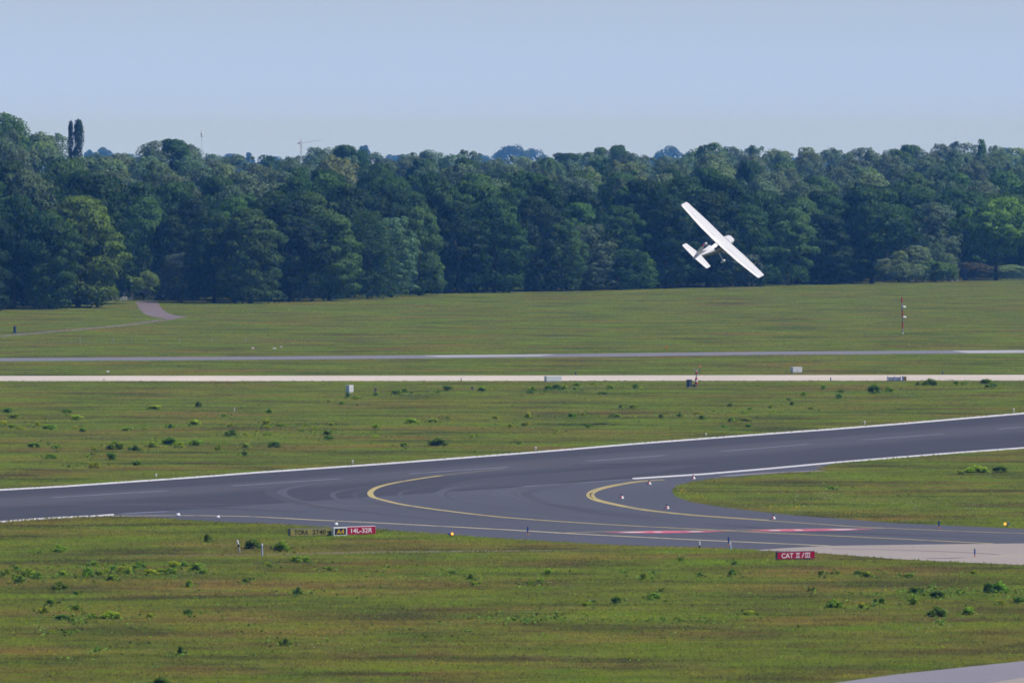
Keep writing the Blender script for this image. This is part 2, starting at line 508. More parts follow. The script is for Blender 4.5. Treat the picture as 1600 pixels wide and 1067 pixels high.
tag(poly_sheet('apron_strip', [(1535, 1068), (1600, 1058), (1900, 1015), (1900, 1240), (1300, 1240)], 0.03, M_CONC), 'paler concrete lane on the near apron', None, None, 'structure')
tag(band('trail', [(1366, 440.8), (1395, 440.6), (1425, 440.4), (1490, 439.8)], 3.0, 0.02, M_CONC), 'pale kerb strip at the wood edge', None, None, 'structure')
tag(band('shoulder', [(1130, 743.5), (1200, 738.8), (1240, 737), (1285, 734.8)], 1.2, 0.03, M_CONC2), 'pale shoulder strip between runway and island', None, None, 'structure')

# painted lines (children of the pavement they lie on)
def edge_line(pts, thick, x0, x1, name='edge_line'):
    x, t = curve([(x0, np.interp(x0, *np.array(pts, float).T))] + [p for p in pts if x0 < p[0] < x1] + [(x1, np.interp(x1, *np.array(pts, float).T))], 10)
    strip_mesh(name, x, t - thick / 2, t + thick / 2, 0.028, M_WHITE_LINE, runway)
edge_line(FAR_EDGE, 2.4, -300, 1900)
edge_line(NEAR_EDGE, 2.2, -300, 178)
edge_line([(p[0], p[1] - 0.6) for p in NEAR_EDGE], 2.2, 988, 1900)
band('faded_line', [(815, 760.2), (900, 754.3), (990, 748.2)], 0.5, 0.028, M_FAINT_LINE, runway)
band('faded_line', [(190, 802.4), (225, 800.4), (262, 798.5)], 0.8, 0.028, M_FAINT_LINE, runway)
for a_, b_ in (((82, 777), (262, 766.3)), ((362, 759), (532, 747.5)), ((640, 740), (795, 729)), ((917, 720.5), (1040, 711)), ((1125, 705), (1264, 693.6)),
               ((1350, 687), (1475, 677.6)), ((1560, 670.2), (1720, 657)), ((-140, 791), (-20, 783.5))):
    mid = ((a_[0] + b_[0]) / 2, (a_[1] + b_[1]) / 2)
    band('centre_line', [a_, mid, b_], 0.55, 0.028, M_FAINT_LINE, runway)
band('faded_line', [(20, 789.5), (100, 787.6), (250, 787), (400, 788), (500, 789), (600, 791), (640, 792.6)], 0.22, 0.03, M_FAINT_YELLOW, runway)
band('skid_mark', [(690, 765), (760, 757), (850, 747), (980, 735), (1100, 726)], 9.0, 0.024, M_SKID, runway, taper=True)
band('skid_mark', [(860, 725.5), (925, 725.8), (975, 724.6), (1045, 724.3)], 0.8, 0.029, asphalt('fresh_rubber', lin(52, 54, 66, PK), .15), runway, taper=True)
for k, (pts, ww, mm) in enumerate([
        ([(620, 800), (520, 792), (455, 779), (440, 768), (470, 759), (560, 748)], .9, M_SCUFF), ([(720, 815), (600, 803), (490, 790), (430, 774), (425, 764), (455, 757)], 1.2, M_SKID),
        ([(960, 806), (870, 790), (800, 776), (790, 768), (820, 760), (900, 750)], .9, M_SCUFF), ([(1060, 815), (930, 800), (850, 785), (822, 772), (840, 765), (900, 757)], 1.0, M_SKID),
        ([(900, 808), (780, 793), (700, 777), (690, 768), (720, 760), (800, 750)], .8, M_SCUFF), ([(480, 800), (340, 794), (250, 789), (180, 789), (100, 793)], 3.0, M_SKID),
        ([(1100, 817), (1250, 829), (1400, 835), (1600, 842)], 2.0, M_SKID), ([(560, 812), (700, 818), (860, 826), (1000, 832)], 1.2, M_SCUFF)]):
    band('skid_mark', pts, ww, 0.0225 + 0.0006 * k, mm, taxiway, taper=True)
for k in range(13):     # fine tyre tracks sweeping round the turn-off
    if random.random() < .35: continue
    q = k / 12.0
    x0_ = 470 + 420 * q + random.uniform(-24, 24)
    band('skid_mark', [(x0_ + 250, 816 - 4 * q), (x0_ + 110, 798 - 4 * q), (x0_ + 22, 784 - 4 * q), (x0_, 774 - 4 * q), (x0_ + 18, 766.5 - 4 * q), (x0_ + 80, 759 - 5 * q), (x0_ + 190, 751 - 6 * q)], random.uniform(.25, .6), 0.0273 + 0.00025 * k, M_SCUFF if k % 3 else M_SKID, taxiway, taper=True)
band('edge_line', [(165, 806), (230, 805.3), (300, 805), (345, 805.7), (400, 807), (500, 812.3), (600, 817), (700, 822.3), (800, 827.7), (900, 833.6), (1000, 838.7), (1100, 843.6), (1200, 848), (1296, 852.4)], 0.62, 0.031, M_PALE_YELLOW, taxiway)
band('lead_off_line', [(690, 742.5), (668, 745.6), (640, 750), (612, 755), (592, 760.3), (582, 765.3), (578.5, 770.8), (584, 776.7), (602, 781.8), (630, 788), (670, 794), (700, 798), (750, 804), (800, 808.9), (900, 816), (1000, 821.8),
      (1100, 826.7), (1200, 831.9), (1300, 836.6), (1400, 841.2), (1500, 846.3), (1552, 849)], 0.48, 0.033, M_YELLOW_LINE, taxiway)
band('lead_off_line', [(790, 731.5), (740, 736.8), (690, 742.5)], 0.4, 0.033, M_FAINT_YELLOW, taxiway)
curveD = [(1036, 748.8), (1000, 751.2), (965, 756.4), (938, 762.3), (924, 767.5), (919.5, 773.5), (927, 780), (950, 786.3), (1000, 795.8), (1050, 801.8), (1100, 806.3), (1200, 813), (1300, 819.8), (1330, 822), (1400, 825.3), (1500, 829.4), (1600, 833), (1800, 840)]
band('edge_line', curveD, 0.36, 0.031, M_YELLOW_LINE, taxiway)
band('edge_line', [(px_ + max(0, 5.5 - abs(py_ - 773.5) * .12), py_ + (0.9 if py_ < 773.5 else -0.9) * min(1, abs(py_ - 773.5) / 8)) for px_, py_ in curveD[:12]], 0.36, 0.031, M_YELLOW_LINE, taxiway)
hold = band('holding_marking', [(944, 831.6), (1000, 831.2), (1060, 830.6), (1142, 829.5)], 2.9, 0.036, M_RED_PAINT, taxiway, taper=True)
band('holding_marking', [(1166, 829.2), (1220, 828.3), (1300, 827.2), (1368, 826.3)], 2.9, 0.036, M_RED_PAINT, taxiway, taper=True)
for a_, b_ in ((966, 1012), (1020, 1036), (1074, 1100), (1200, 1222), (1240, 1256), (1292, 1340)):
    y_ = lambda q: np.interp(q, [946, 1000, 1100, 1200, 1300, 1366], [831.6, 831.1, 829.9, 828.4, 827.1, 826.3])
    band('lettering', [(a_, y_(a_)), ((a_ + b_) / 2, y_((a_ + b_) / 2)), (b_, y_(b_))], 1.1, 0.041, M_WHITE_LINE, hold, taper=True)
band('holding_line', [(868, 832.7), (946, 830.0), (1000, 829.4), (1100, 828.1), (1200, 826.7), (1300, 825.3), (1385, 824.6)], 0.35, 0.041, M_PALE_YELLOW, taxiway)

# ------------------------------------------------------------------ grass tufts and flowers
def inside(px, py, poly):
    r = np.zeros(len(px), bool)
    P = np.array(poly, float)
    j = len(P) - 1
    for i in range(len(P)):
        c = ((P[i, 1] > py) != (P[j, 1] > py))
        with np.errstate(divide='ignore', invalid='ignore'):
            xx = (P[j, 0] - P[i, 0]) * (py - P[i, 1]) / (P[j, 1] - P[i, 1]) + P[i, 0]
        r ^= c & (px < xx)
        j = i
    return r
PAVED = [FAR_EDGE + NEAR_EDGE[::-1], taxi_poly, CONC_TOP + CONC_LOW[::-1],
         [(1290, 1068), (1400, 1053), (1500, 1042.5), (1600, 1032), (1900, 1003), (1900, 1250), (900, 1250)],
         [(-300, 587), (1900, 585), (1900, 594.3), (-300, 595.6)],
         [(-300, 561), (0, 559.2), (400, 556.8), (800, 553.6), (1200, 549.2), (1600, 546.4), (1900, 544.3), (1900, 549.5), (1600, 551.8), (1200, 554.6), (800, 559), (400, 562.2), (0, 564.6), (-300, 566)],
         [(211, 471), (246, 471), (262, 489), (294, 495), (268, 500), (226, 492)]]
def turf_points(n, y0, y1):
    y = y0 + (y1 - y0) * rng.random(n)
    x = (rng.random(n) - 0.5) * (1800 / F) * y
    px, py = proj(x, y, 0.0)
    ok = (y < edge(x) + 10)
    for p in PAVED:
        ok &= ~inside(px, py, p)
    # real edges of the turf are ragged: let a few tufts creep over
    return x[ok], y[ok]
def tufts(x, y, hmin, hmax, wid):
    """tufts laid over by the wind, each leaning away to the north"""
    n = len(x)
    h = hmin + (hmax - hmin) * rng.random(n) ** 2
    wd = wid * (0.5 + rng.random(n))
    tl = (rng.random(n) - .5) * 0.5
    V = np.empty((n, 3, 3))
    V[:, 0] = np.stack([x - wd, y - wd * tl, np.full(n, -0.01)], -1)
    V[:, 1] = np.stack([x + wd, y + wd * tl, np.full(n, -0.01)], -1)
    V[:, 2] = np.stack([x + (rng.random(n) - .5) * h * 1.4, y + h * (0.6 + rng.random(n)), h], -1)
    return V.reshape(-1, 3)
parts = []
for n, y0, y1, a_, b_, w_ in ((110000, 385, 580, .04, .16, .06), (110000, 540, 940, .04, .14, .07), (120000, 900, 1680, .04, .13, .11)):
    parts.append(tufts(*turf_points(n, y0, y1), a_, b_, w_))
gr = link('grass', np_mesh('grass', np.concatenate(parts), 3), M_GRASS)
tag(gr, 'rough grass growing over the whole airfield', None, None, 'stuff')
def flowers(name, spots, c, label, size):
    V = []
    for (px, py, sx, sy, n) in spots:
        for _ in range(n):
            p = G(random.gauss(px, sx), random.gauss(py, sy), 0)
            q = np.array(proj(p.x, p.y, 0))
            if any(inside(q[:1], q[1:], P)[0] for P in PAVED): continue
            s = size * random.uniform(.6, 1.3); h = random.uniform(.2, .38)
            V += [(p.x - s, p.y, h), (p.x, p.y - s * .4, h - s * .8), (p.x + s, p.y, h), (p.x, p.y + s * .4, h + s * .8)]
    tag(link(name, np_mesh(name, np.array(V), 4), paint(name + '_petals', c, .8, .1)), label, None, None, 'stuff')
flowers('white_flowers', [(1290, 777, 9, 1.5, 22), (1240, 785, 25, 5, 30), (1430, 793, 10, 2, 14), (1350, 790, 60, 5, 40), (1520, 793, 50, 8, 40), (1420, 800, 90, 6, 40), (1450, 985, 35, 6, 26), (560, 1013, 40, 5, 20), (180, 832, 40, 3, 16), (1240, 795, 60, 4, 20)], lin(165, 165, 148), 'white wildflowers scattered in the grass', .030)
flowers('yellow_flowers', [(1066, 772, 8, 6, 50), (1090, 783, 14, 3, 40), (1240, 800, 30, 3, 50), (1330, 808, 30, 2, 30), (1110, 757, 12, 3, 12), (1240, 733, 4, 1, 12), (1278, 733, 2, 1, 6), (595, 839, 5, 1, 5)], lin(175, 150, 34), 'yellow wildflowers along the island edge', .038)

# ------------------------------------------------------------------ foliage
def leaf_mat(name, trans=0.25, var=0.35):
    N = NT(name)
    col = N.n('ShaderNodeObjectInfo').outputs['Color']
    isl = N.n('ShaderNodeNewGeometry').outputs['Random Per Island']
    f = N.noise(N.pos(obj=True), 0.55, 4.0, 0.65)
    k = N.math('MULTIPLY', N.rng(isl, 0, 1, 1 - var, 1 + var), N.rng(f, 0.3, 0.7, 0.75, 1.25))
    c = N.scale_col(col, k)
    tr = N.n('ShaderNodeBsdfTranslucent'); N.l(c, tr.inputs[0])
    m = N.done(c, 0.65, 0.25)
    ms = N.n('ShaderNodeMixShader'); ms.inputs[0].default_value = trans
    N.l(N.p.outputs[0], ms.inputs[1]); N.l(tr.outputs[0], ms.inputs[2]); N.l(ms.outputs[0], N.out.inputs[0])
    return m
M_LEAF = leaf_mat('leaves', 0.42, 0.22)
M_BUSH = leaf_mat('bush_leaves', 0.5, 0.25)
M_BARK = paint('bark', (0.06, 0.05, 0.04), 0.9, 0.1, 0.3, 1.5)

def unit(v): return v / np.maximum(np.linalg.norm(v, axis=-1, keepdims=True), 1e-9)
def leaf_cloud(seed, H, W, base, nlobes, per, leaf, lobe=(0.16, 0.27), shape='round', flat=0.75):
    """a crown as leaf-sized faces gathered on many overlapping boughs. H height, W width, base = bottom of crown.
    returns corner points and one shading normal per corner (the side of the bough the leaf grows on)"""
    r = np.random.default_rng(seed)
    V, NN = [], []
    ph = r.uniform(0, 6.283, 3)
    zc, hz = (H + base) / 2, (H - base) / 2
    for i in range(nlobes):
        d = unit(r.normal(size=3))
        rad = 0.50 + 0.50 * r.random() ** 0.5
        if i < nlobes * 0.15: rad *= 0.5
        zz = d[2] * rad
        if shape == 'column':
            zz = r.uniform(-1, 1); a = r.random() * 6.283; rad = r.random() ** .5 * (1 - .45 * max(0, zz) ** 2)
            d = np.array([math.cos(a) * rad, math.sin(a) * rad, zz * .4]); xy = d[:2]
        elif shape == 'round':
            # boughs spread evenly from top to bottom, fullest a little below the middle
            zz = r.uniform(-1, .96); hr = math.sqrt(max(0.0, 1 - max(0, (zz + .15) / 1.13) ** 2.2)) * (1 - .28 * max(0, -zz - .3))
            a = r.random() * 6.283; rad = hr * (0.35 + 0.65 * r.random() ** .35)
            d = np.array([math.cos(a) * rad, math.sin(a) * rad, zz * .8]); xy = d[:2]
        else:
            wf = 0.9 - 0.55 * zz if shape == 'cone' else 1.0
            xy = d[:2] * rad * wf
        L = W * (lobe[0] + (lobe[1] - lobe[0]) * r.random() ** 1.3)
        az = math.atan2(xy[1], xy[0])
        xy = xy * (1 + .10 * math.sin(2 * az + ph[0] + 2 * zz) + .09 * math.sin(3 * az + ph[1] - 3 * zz) + .08 * math.sin(5 * az + ph[2]))
        if r.random() < .16: xy = xy * r.uniform(1.05, 1.28); L *= .62
        lead = r.random() < .10 and zz > .2
        if lead: zz = zz + r.uniform(.05, .22); L *= .55
        c = np.array([xy[0] * (W / 2 - L * .55), xy[1] * (W / 2 - L * .55), zc + zz * (hz - L * .40)])
        n = int(per * (0.6 + 0.8 * r.random()))
        nd = unit(r.normal(size=(n, 3)) + np.array([d[0] * .7, d[1] * .7, 0.75]))
        rr = L * (0.70 + 0.36 * r.random((n, 1)) ** .7)
        p = c + nd * rr * np.array([1.15, 1.15, flat])
        p[:, 2] = np.maximum(p[:, 2], 0.12)
        nrm = unit(nd * 0.9 + r.normal(size=(n, 3)) * 0.5)
        t = unit(np.cross(nrm, r.normal(size=(n, 3))))
        b = np.cross(nrm, t)
        s = leaf * (0.5 + 0.9 * r.random((n, 1)))
        q = np.stack([p - t * s, p - b * s * .6, p + t * s, p + b * s * .7], 1)
        V.append(q.reshape(-1, 3))
        sn = unit(nd * 0.9 + np.array([d[0], d[1], d[2]]) * .45 + r.normal(size=(n, 3)) * .30)
        NN.append(np.repeat(sn, 4, 0))
    return np.concatenate(V), np.concatenate(NN)
def leaf_mesh(name, v, nn, extra=None):
    """leaf faces, shaded by bough; extra = quads of bark appended as a second material"""
    nl = len(v) // 4
    if extra is not None:
        v = np.concatenate([v, extra])
    me = np_mesh(name, v, 4)
    me.materials.append(M_LEAF)
    if extra is not None:
        me.materials.append(M_BARK)
        mi = np.zeros(len(v) // 4, np.int32); mi[nl:] = 1
        me.polygons.foreach_set('material_index', mi)
        e = extra.reshape(-1, 4, 3); fn = unit(np.cross(e[:, 1] - e[:, 0], e[:, 3] - e[:, 0]))
        nn = np.concatenate([nn, np.repeat(fn, 4, 0)])
    me.polygons.foreach_set('use_smooth', np.ones(len(v) // 4, bool))
    me.normals_split_custom_set_from_vertices(nn.astype(np.float32).tolist())
    return me
def trunk_bm(H, r, base, seed, limbs=5, W=8):
    rd = random.Random(seed)
    bm = BM()
    pts = [Vector((0, 0, -0.3))]
    for k in range(1, 6):
        pts.append(Vector((rd.uniform(-.03, .03) * H * .3, rd.uniform(-.03, .03) * H * .3, H * .75 * k / 5)))
    for k in range(5):
        tube(bm, pts[k], pts[k + 1], r * (1 - k * .16) * (1.35 if k == 0 else 1), r * (1 - (k + 1) * .16), 8)
    for k in range(limbs):
        z = max(base * 0.8, H * .2) + (H * .45) * k / limbs
        a = rd.uniform(0, 6.28)
        p0 = Vector((0, 0, z)); p1 = p0 + Vector((math.cos(a) * W * .22, math.sin(a) * W * .22, H * .12)); p2 = p1 + Vector((math.cos(a + .4) * W * .16, math.sin(a + .4) * W * .16, H * .1))
        tube(bm, p0, p1, r * .45, r * .3, 6); tube(bm, p1, p2, r * .3, r * .1, 6)
    return bm

class Proto: pass
PROTOS = {}
def proto(key, H, W, base, nl, per, leaf, shape, seeds, trunk_r, lobe=(0.16, 0.27), flat=.75):
    PROTOS[key] = []
    for s in seeds:
        p = Proto()
        p.H, p.W = H, W
        v, nn = leaf_cloud(s, H, W, base, nl, per, leaf, lobe, shape, flat)
        # the built crown defines the nominal size
        p.top = np.percentile(v[:, 2], 99.7); p.wid = np.percentile(np.abs(v[:, 0]), 97) * 2
        p.crown = leaf_mesh(key + '_crown', v, nn)
        bm = trunk_bm(H, trunk_r, base, s, W=W)
        tq = np.array([l.vert.co[:] for f in bm.faces if len(f.verts) == 4 for l in f.loops])
        p.trunk = bpy.data.meshes.new(key + '_trunk'); bm.to_mesh(p.trunk); bm.free(); p.trunk.materials.append(M_BARK)
        # one mesh of crown and trunk for trees of which only the top shows
        p.whole = leaf_mesh(key, v, nn, tq)
        PROTOS[key].append(p)
proto('oak', 19, 13, 0.2, 85, 215, .27, 'round', (1, 2, 3, 4), .38, (0.12, 0.21), .62)
proto('high_oak', 16, 15, 4.0, 80, 215, .27, 'dome', (11, 12), .36, (0.12, 0.20), .60)
proto('birch', 20, 11, 0.4, 170, 80, .22, 'round', (21, 22, 23), .22, (0.085, 0.15), .9)
proto('poplar', 24, 4.2, 0.5, 110, 70, .24, 'column', (31, 32), .3, (0.22, 0.34), 1.3)
proto('cone', 19, 8, 1.2, 70, 100, .26, 'cone', (41,), .25, (0.14, 0.24))
proto('scrub', 6, 7.5, 0.1, 60, 100, .19, 'dome', (51, 52), .10, (0.13, 0.22))
KINDC = {  # leaf colours and the words that fit them
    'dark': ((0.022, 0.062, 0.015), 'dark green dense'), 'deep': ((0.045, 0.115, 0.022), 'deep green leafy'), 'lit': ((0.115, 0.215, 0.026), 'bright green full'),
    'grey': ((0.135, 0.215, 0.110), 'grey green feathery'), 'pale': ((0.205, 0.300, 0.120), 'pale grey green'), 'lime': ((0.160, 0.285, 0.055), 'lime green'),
    'rust': ((0.088, 0.084, 0.045), 'brownish olive'), 'sunny': ((0.150, 0.270, 0.030), 'bright green full'), 'mid': ((0.080, 0.172, 0.036), 'mid green rounded')}
TREES = []     # (root, crown px x, row, kind) collected for the labels
def put_tree(key, px, base_pt, h, w_, kind, row, parts, name, group):
    p = random.choice(PROTOS[key])
    sz = h / p.top; sx = w_ / p.wid
    rz = random.uniform(0, 6.28)
    c = KINDC[kind][0]
    k = random.uniform(.85, 1.18); g2 = random.uniform(.92, 1.1)
    col = (c[0] * k * random.uniform(.9, 1.12), c[1] * k * g2, c[2] * k * random.uniform(.85, 1.15), 1)
    if parts:
        r = thing(name, None, 'tree', base_pt, rz)
        r.scale = (sx, sx, sz)
        cr = link('crown', p.crown, None, r); cr.color = col
        link('trunk', p.trunk, None, r)
    else:
        r = link(name, p.whole, None, None, base_pt)
        r.rotation_euler = (0, 0, rz); r.scale = (sx, sx, sz); r.color = col
        r['category'] = 'tree'
    if group: r['group'] = group
    TREES.append((r, px, row, kind))
    return r
def tree_at(key, px, base_y, top_y, wpx, kind, row=0, back=0.0, name='broadleaf_tree', group='trees along the front edge of the wood'):
    g = G(px, base_y)
    g.y += back; g.x *= g.y / (g.y - back)
    g.z = float(terrain(g.x, g.y))
    top = At(px, top_y, g.y).z
    return put_tree(key, px, g, top - g.z, wpx * g.y / F, kind, row, True, name, group)
FRONT = [('oak', -45, 487, 305, 120, 'dark'), ('high_oak', 22, 484, 308, 130, 'dark'), ('oak', 122, 481, 308, 128, 'lit'), ('oak', 78, 483, 330, 90, 'deep'),
         ('oak', 268, 469, 335, 60, 'dark'), ('birch', 284, 472, 396, 62, 'grey'), ('oak', 335, 473, 335, 95, 'deep'), ('oak', 392, 474, 328, 100, 'mid'),
         ('oak', 455, 472, 315, 105, 'dark'), ('oak', 515, 470, 335, 92, 'mid'), ('birch', 575, 467, 330, 80, 'deep'), ('birch', 612, 465, 340, 76, 'grey'),
         ('oak', 655, 462, 325, 78, 'mid'), ('oak', 715, 459, 318, 88, 'dark'), ('oak', 772, 457.5, 310, 95, 'deep'), ('oak', 835, 456, 305, 90, 'dark'),
         ('birch', 878, 455, 345, 70, 'mid'), ('birch', 912, 454, 352, 92, 'grey'), ('oak', 965, 453, 320, 92, 'deep'), ('birch', 1000, 452, 395, 48, 'lit'),
         ('oak', 1040, 451.5, 305, 96, 'dark'), ('oak', 1105, 450, 300, 100, 'dark'), ('scrub', 1150, 448, 392, 70, 'grey'), ('oak', 1165, 447.5, 318, 92, 'deep'),
         ('scrub', 1192, 446.5, 408, 46, 'mid'), ('oak', 1232, 446, 326, 80, 'mid'), ('oak', 1285, 445, 336, 88, 'dark'), ('high_oak', 1362, 443, 294, 132, 'deep'),
         ('oak', 1330, 444, 330, 80, 'dark'), ('high_oak', 1556, 438, 310, 122, 'sunny'), ('birch', 1382, 441, 404, 34, 'pale'), ('birch', 1404, 440.8, 392, 38, 'pale'), 
         ('birch', 1431, 440.5, 384, 44, 'pale'), ('scrub', 1420, 441.5, 412, 56, 'pale'), ('birch', 1458, 440, 379, 42, 'grey'), ('scrub', 1462, 441, 408, 56, 'mid'), ('birch', 1481, 440, 396, 32, 'pale')]
for key, px, by, ty, wp, kd in FRONT:
    tree_at(key, px, by, ty, wp, kd, 0, 0 if kd != 'dark' else 6, 'edge_tree' if key != 'scrub' else 'edge_shrub')
SECOND = [(-20, 285, 120, 'deep'), (60, 275, 120, 'dark'), (135, 272, 150, 'dark'), (150, 285, 100, 'deep'), (225, 310, 80, 'mid'), (300, 320, 85, 'grey'), (365, 308, 90, 'mid'), (425, 300, 90, 'deep'), (490, 303, 100, 'mid'),
          (545, 292, 95, 'dark'), (600, 290, 90, 'dark'), (640, 300, 80, 'deep'), (690, 286, 90, 'deep'), (745, 284, 95, 'mid'), (800, 292, 85, 'deep'), (850, 281, 95, 'dark'), (910, 318, 90, 'mid'), (985, 292, 85, 'mid'),
          (1010, 283, 90, 'dark'), (1075, 278, 100, 'deep'), (1130, 280, 95, 'dark'), (1185, 300, 85, 'deep'), (1245, 310, 85, 'mid'), (1300, 308, 80, 'deep'), (1385, 292, 110, 'dark'), (1500, 298, 100, 'deep'), (1460, 318, 80, 'grey'), (1570, 305, 90, 'mid'), (1622, 312, 96, 'deep'), (1680, 300, 90, 'dark')]
for px, ty, wp, kd in SECOND:
    base = np.interp(px, *np.array(EDGE_PX, float).T)
    tree_at('oak' if kd != 'grey' else 'birch', px, base, ty, wp, kd, 1, 66 if px in (150, 225, 300) else 46 if px in (1500, 1570) else 28 + random.uniform(-6, 10), 'broadleaf_tree', 'trees just behind the front of the wood')
# the ranks of the wood behind, as far as they show above the ones before them
SKYLINE = [(-100, 178), (0, 182), (30, 192), (60, 200), (95, 216), (130, 240), (200, 238), (235, 224), (270, 220), (300, 226), (330, 241), (400, 246), (450, 240), (530, 230), (560, 230), (600, 246), (650, 241), (690, 234),
           (720, 236), (755, 246), (845, 246), (880, 240), (960, 231), (1005, 244), (1075, 244), (1105, 228), (1130, 231), (1170, 231), (1250, 234), (1350, 231), (1400, 230), (1440, 227), (1530, 222), (1560, 228), (1700, 227)]
FRONT_TOP = [(-100, 285), (60, 280), (170, 290), (300, 322), (430, 303), (540, 296), (690, 290), (860, 286), (910, 305), (1010, 288), (1130, 285), (1200, 306), (1300, 314), (1385, 298), (1450, 315), (1560, 312), (1700, 305)]
ROWS = [(62, .16), (115, .34), (190, .50), (300, .64), (430, .77), (600, .89), (860, 1.0)]
for ri_, (off, frac) in enumerate(ROWS):
    px = -70.0 + random.uniform(0, 20)
    while px < 1670:
        gx = (px - CX) / F * (1600 + off)
        Yv = float(edge(gx)) + off * random.uniform(.9, 1.1)
        gx = (px - CX) / F * Yv
        s, f0 = np.interp(px, *np.array(SKYLINE, float).T), np.interp(px, *np.array(FRONT_TOP, float).T)
        ty = f0 + (s - f0) * frac + random.gauss(0, 3.0 if ri_ < 4 else 1.8)
        if 165 < px < 262 and ri_ < 3: Yv = max(Yv, 1490.0 + 12 * ri_); gx = (px - CX) / F * Yv
        gz = float(terrain(gx, Yv))
        top = At(px, ty, Yv).z
        wm = random.uniform(9.0, 13.5) if ri_ < 4 else random.uniform(8.5, 14.5)
        u = random.random()
        left = px < 180
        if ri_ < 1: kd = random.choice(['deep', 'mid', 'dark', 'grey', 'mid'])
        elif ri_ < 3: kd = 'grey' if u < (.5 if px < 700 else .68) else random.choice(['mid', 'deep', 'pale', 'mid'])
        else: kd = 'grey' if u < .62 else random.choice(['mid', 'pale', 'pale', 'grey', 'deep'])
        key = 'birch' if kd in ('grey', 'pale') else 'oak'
        if ri_ == 6 and u > .93: key = 'cone'
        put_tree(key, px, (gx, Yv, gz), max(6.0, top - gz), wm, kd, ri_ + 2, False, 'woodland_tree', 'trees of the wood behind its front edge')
        px += wm * F / Yv * (random.uniform(.80, 1.0) if ri_ < 4 else random.uniform(.66, .9))
# a big dark oak standing above the canopy, a row of skyline singles, and the two poplars
def sky_tree(key, px, ty, Yv, wpx, kd, name='broadleaf_tree', row=8):
    gx = (px - CX) / F * Yv
    gz = float(terrain(gx, Yv))
    return put_tree(key, px, (gx, Yv, gz), At(px, ty, Yv).z - gz, wpx * Yv / F, kd, row, True, name, 'trees standing out on the skyline')
sky_tree('birch', 2, 178, 1800, 90, 'mid')
sky_tree('oak', 268, 219, 1960, 80, 'deep')
sky_tree('oak', 335, 249, 1850, 62, 'grey')
sky_tree('oak', 545, 228, 2100, 66, 'deep')
sky_tree('oak', 962, 228, 2300, 46, 'deep')
sky_tree('oak', 1112, 225, 2250, 60, 'mid')
sky_tree('cone', 1533, 219, 2350, 22, 'mid')
sky_tree('cone', 1176, 228, 2350, 18, 'mid')
p1 = sky_tree('poplar', 110.5, 190, 2050, 8.5, 'dark', 'poplar_tree', 9); p2 = sky_tree('poplar', 122.5, 188, 2050, 17, 'dark', 'poplar_tree', 9)
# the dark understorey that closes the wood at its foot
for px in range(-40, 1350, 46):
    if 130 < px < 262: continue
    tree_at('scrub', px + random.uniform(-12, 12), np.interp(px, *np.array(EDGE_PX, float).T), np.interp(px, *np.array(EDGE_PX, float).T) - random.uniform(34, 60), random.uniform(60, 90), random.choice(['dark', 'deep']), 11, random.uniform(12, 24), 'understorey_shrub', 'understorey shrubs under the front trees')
# scrub round the gate and the fence
tree_at('scrub', 195, 472, 430, 44, 'lime', 10, 15, 'lime_shrub', 'shrubs beside the gates'); tree_at('scrub', 225, 472, 424, 50, 'lime', 10, 16, 'lime_shrub', 'shrubs beside the gates')
tree_at('scrub', 1520, 437, 410, 66, 'rust', 10, 14, 'brownish_shrub', 'shrubs beside the gates'); tree_at('scrub', 1490, 438, 410, 34, 'rust', 10, 10, 'brownish_shrub', 'shrubs beside the gates')
tree_at('scrub', 1572, 437, 414, 60, 'pale', 10, 22, 'green_shrub', 'shrubs beside the gates')

# ------------------------------------------------------------------ labels for the trees: row, then nearest landmark, then place in its run
ORD = ['first', 'second', 'third', 'fourth', 'fifth', 'sixth', 'seventh', 'eighth', 'ninth', 'tenth', 'eleventh', 'twelfth', 'thirteenth', 'fourteenth', 'fifteenth', 'sixteenth', 'seventeenth', 'eighteenth', 'nineteenth', 'twentieth']
T_LAND = [(117, 'twin poplars'), (232, 'gravel track'), (315, 'radio mast'), (485, 'tower crane'), (685, 'large lone bush'), (864, 'long white box'), (1000, 'wing tip'), (1128, 'aircraft'), (1244, 'square white box'), (1410, 'striped mast'), (1508, 'dark gate')]
ROWW = {0: "at the wood's front edge", 1: 'just behind the front edge', 2: 'in the third row', 3: 'in the fourth row', 4: 'in the fifth row', 5: 'in the sixth row', 6: 'in the seventh row', 7: 'in the eighth row', 8: 'on the skyline row',
        9: 'tall and thin', 10: 'low beside a gate', 11: 'under the front trees'}
runs = {}
for r, px, row, kd in TREES:
    if row in (9, 10): continue
    lx, ln = min(T_LAND, key=lambda q: abs(q[0] - px))
    if ln == 'wing tip': lx, ln = 1128, 'aircraft'
    runs.setdefault((row, ln, px < lx), []).append((abs(px - lx), r, kd))
for (row, ln, lft), L in runs.items():
    for i, (_, r, kd) in enumerate(sorted(L, key=lambda q: q[0])):
        r['label'] = f"{KINDC[kd][1]} tree {ROWW[row]}, {ORD[min(i, 19)]} {'left' if lft else 'right'} of the {ln}"
for r, px, row, kd in TREES:
    if 'skyline' in str(r.get('group')) and row == 8: pass
p1['label'] = 'slim dark poplar, the thinner of the two on the skyline'
p2['label'] = 'broad dark columnar poplar, the thicker of the two on the skyline'
for r, px, row, kd in TREES:
    if row == 10:
        r['label'] = {195: 'lime green shrub behind the pale concrete block by the gravel track', 225: 'larger lime green shrub above the dark barrier by the gravel track',
                      1520: 'wide brownish olive shrub behind the green bar fence', 1490: 'small brownish olive shrub left of the dark open gate', 1572: 'pale green shrub behind the fence between two trunks'}[int(px)]
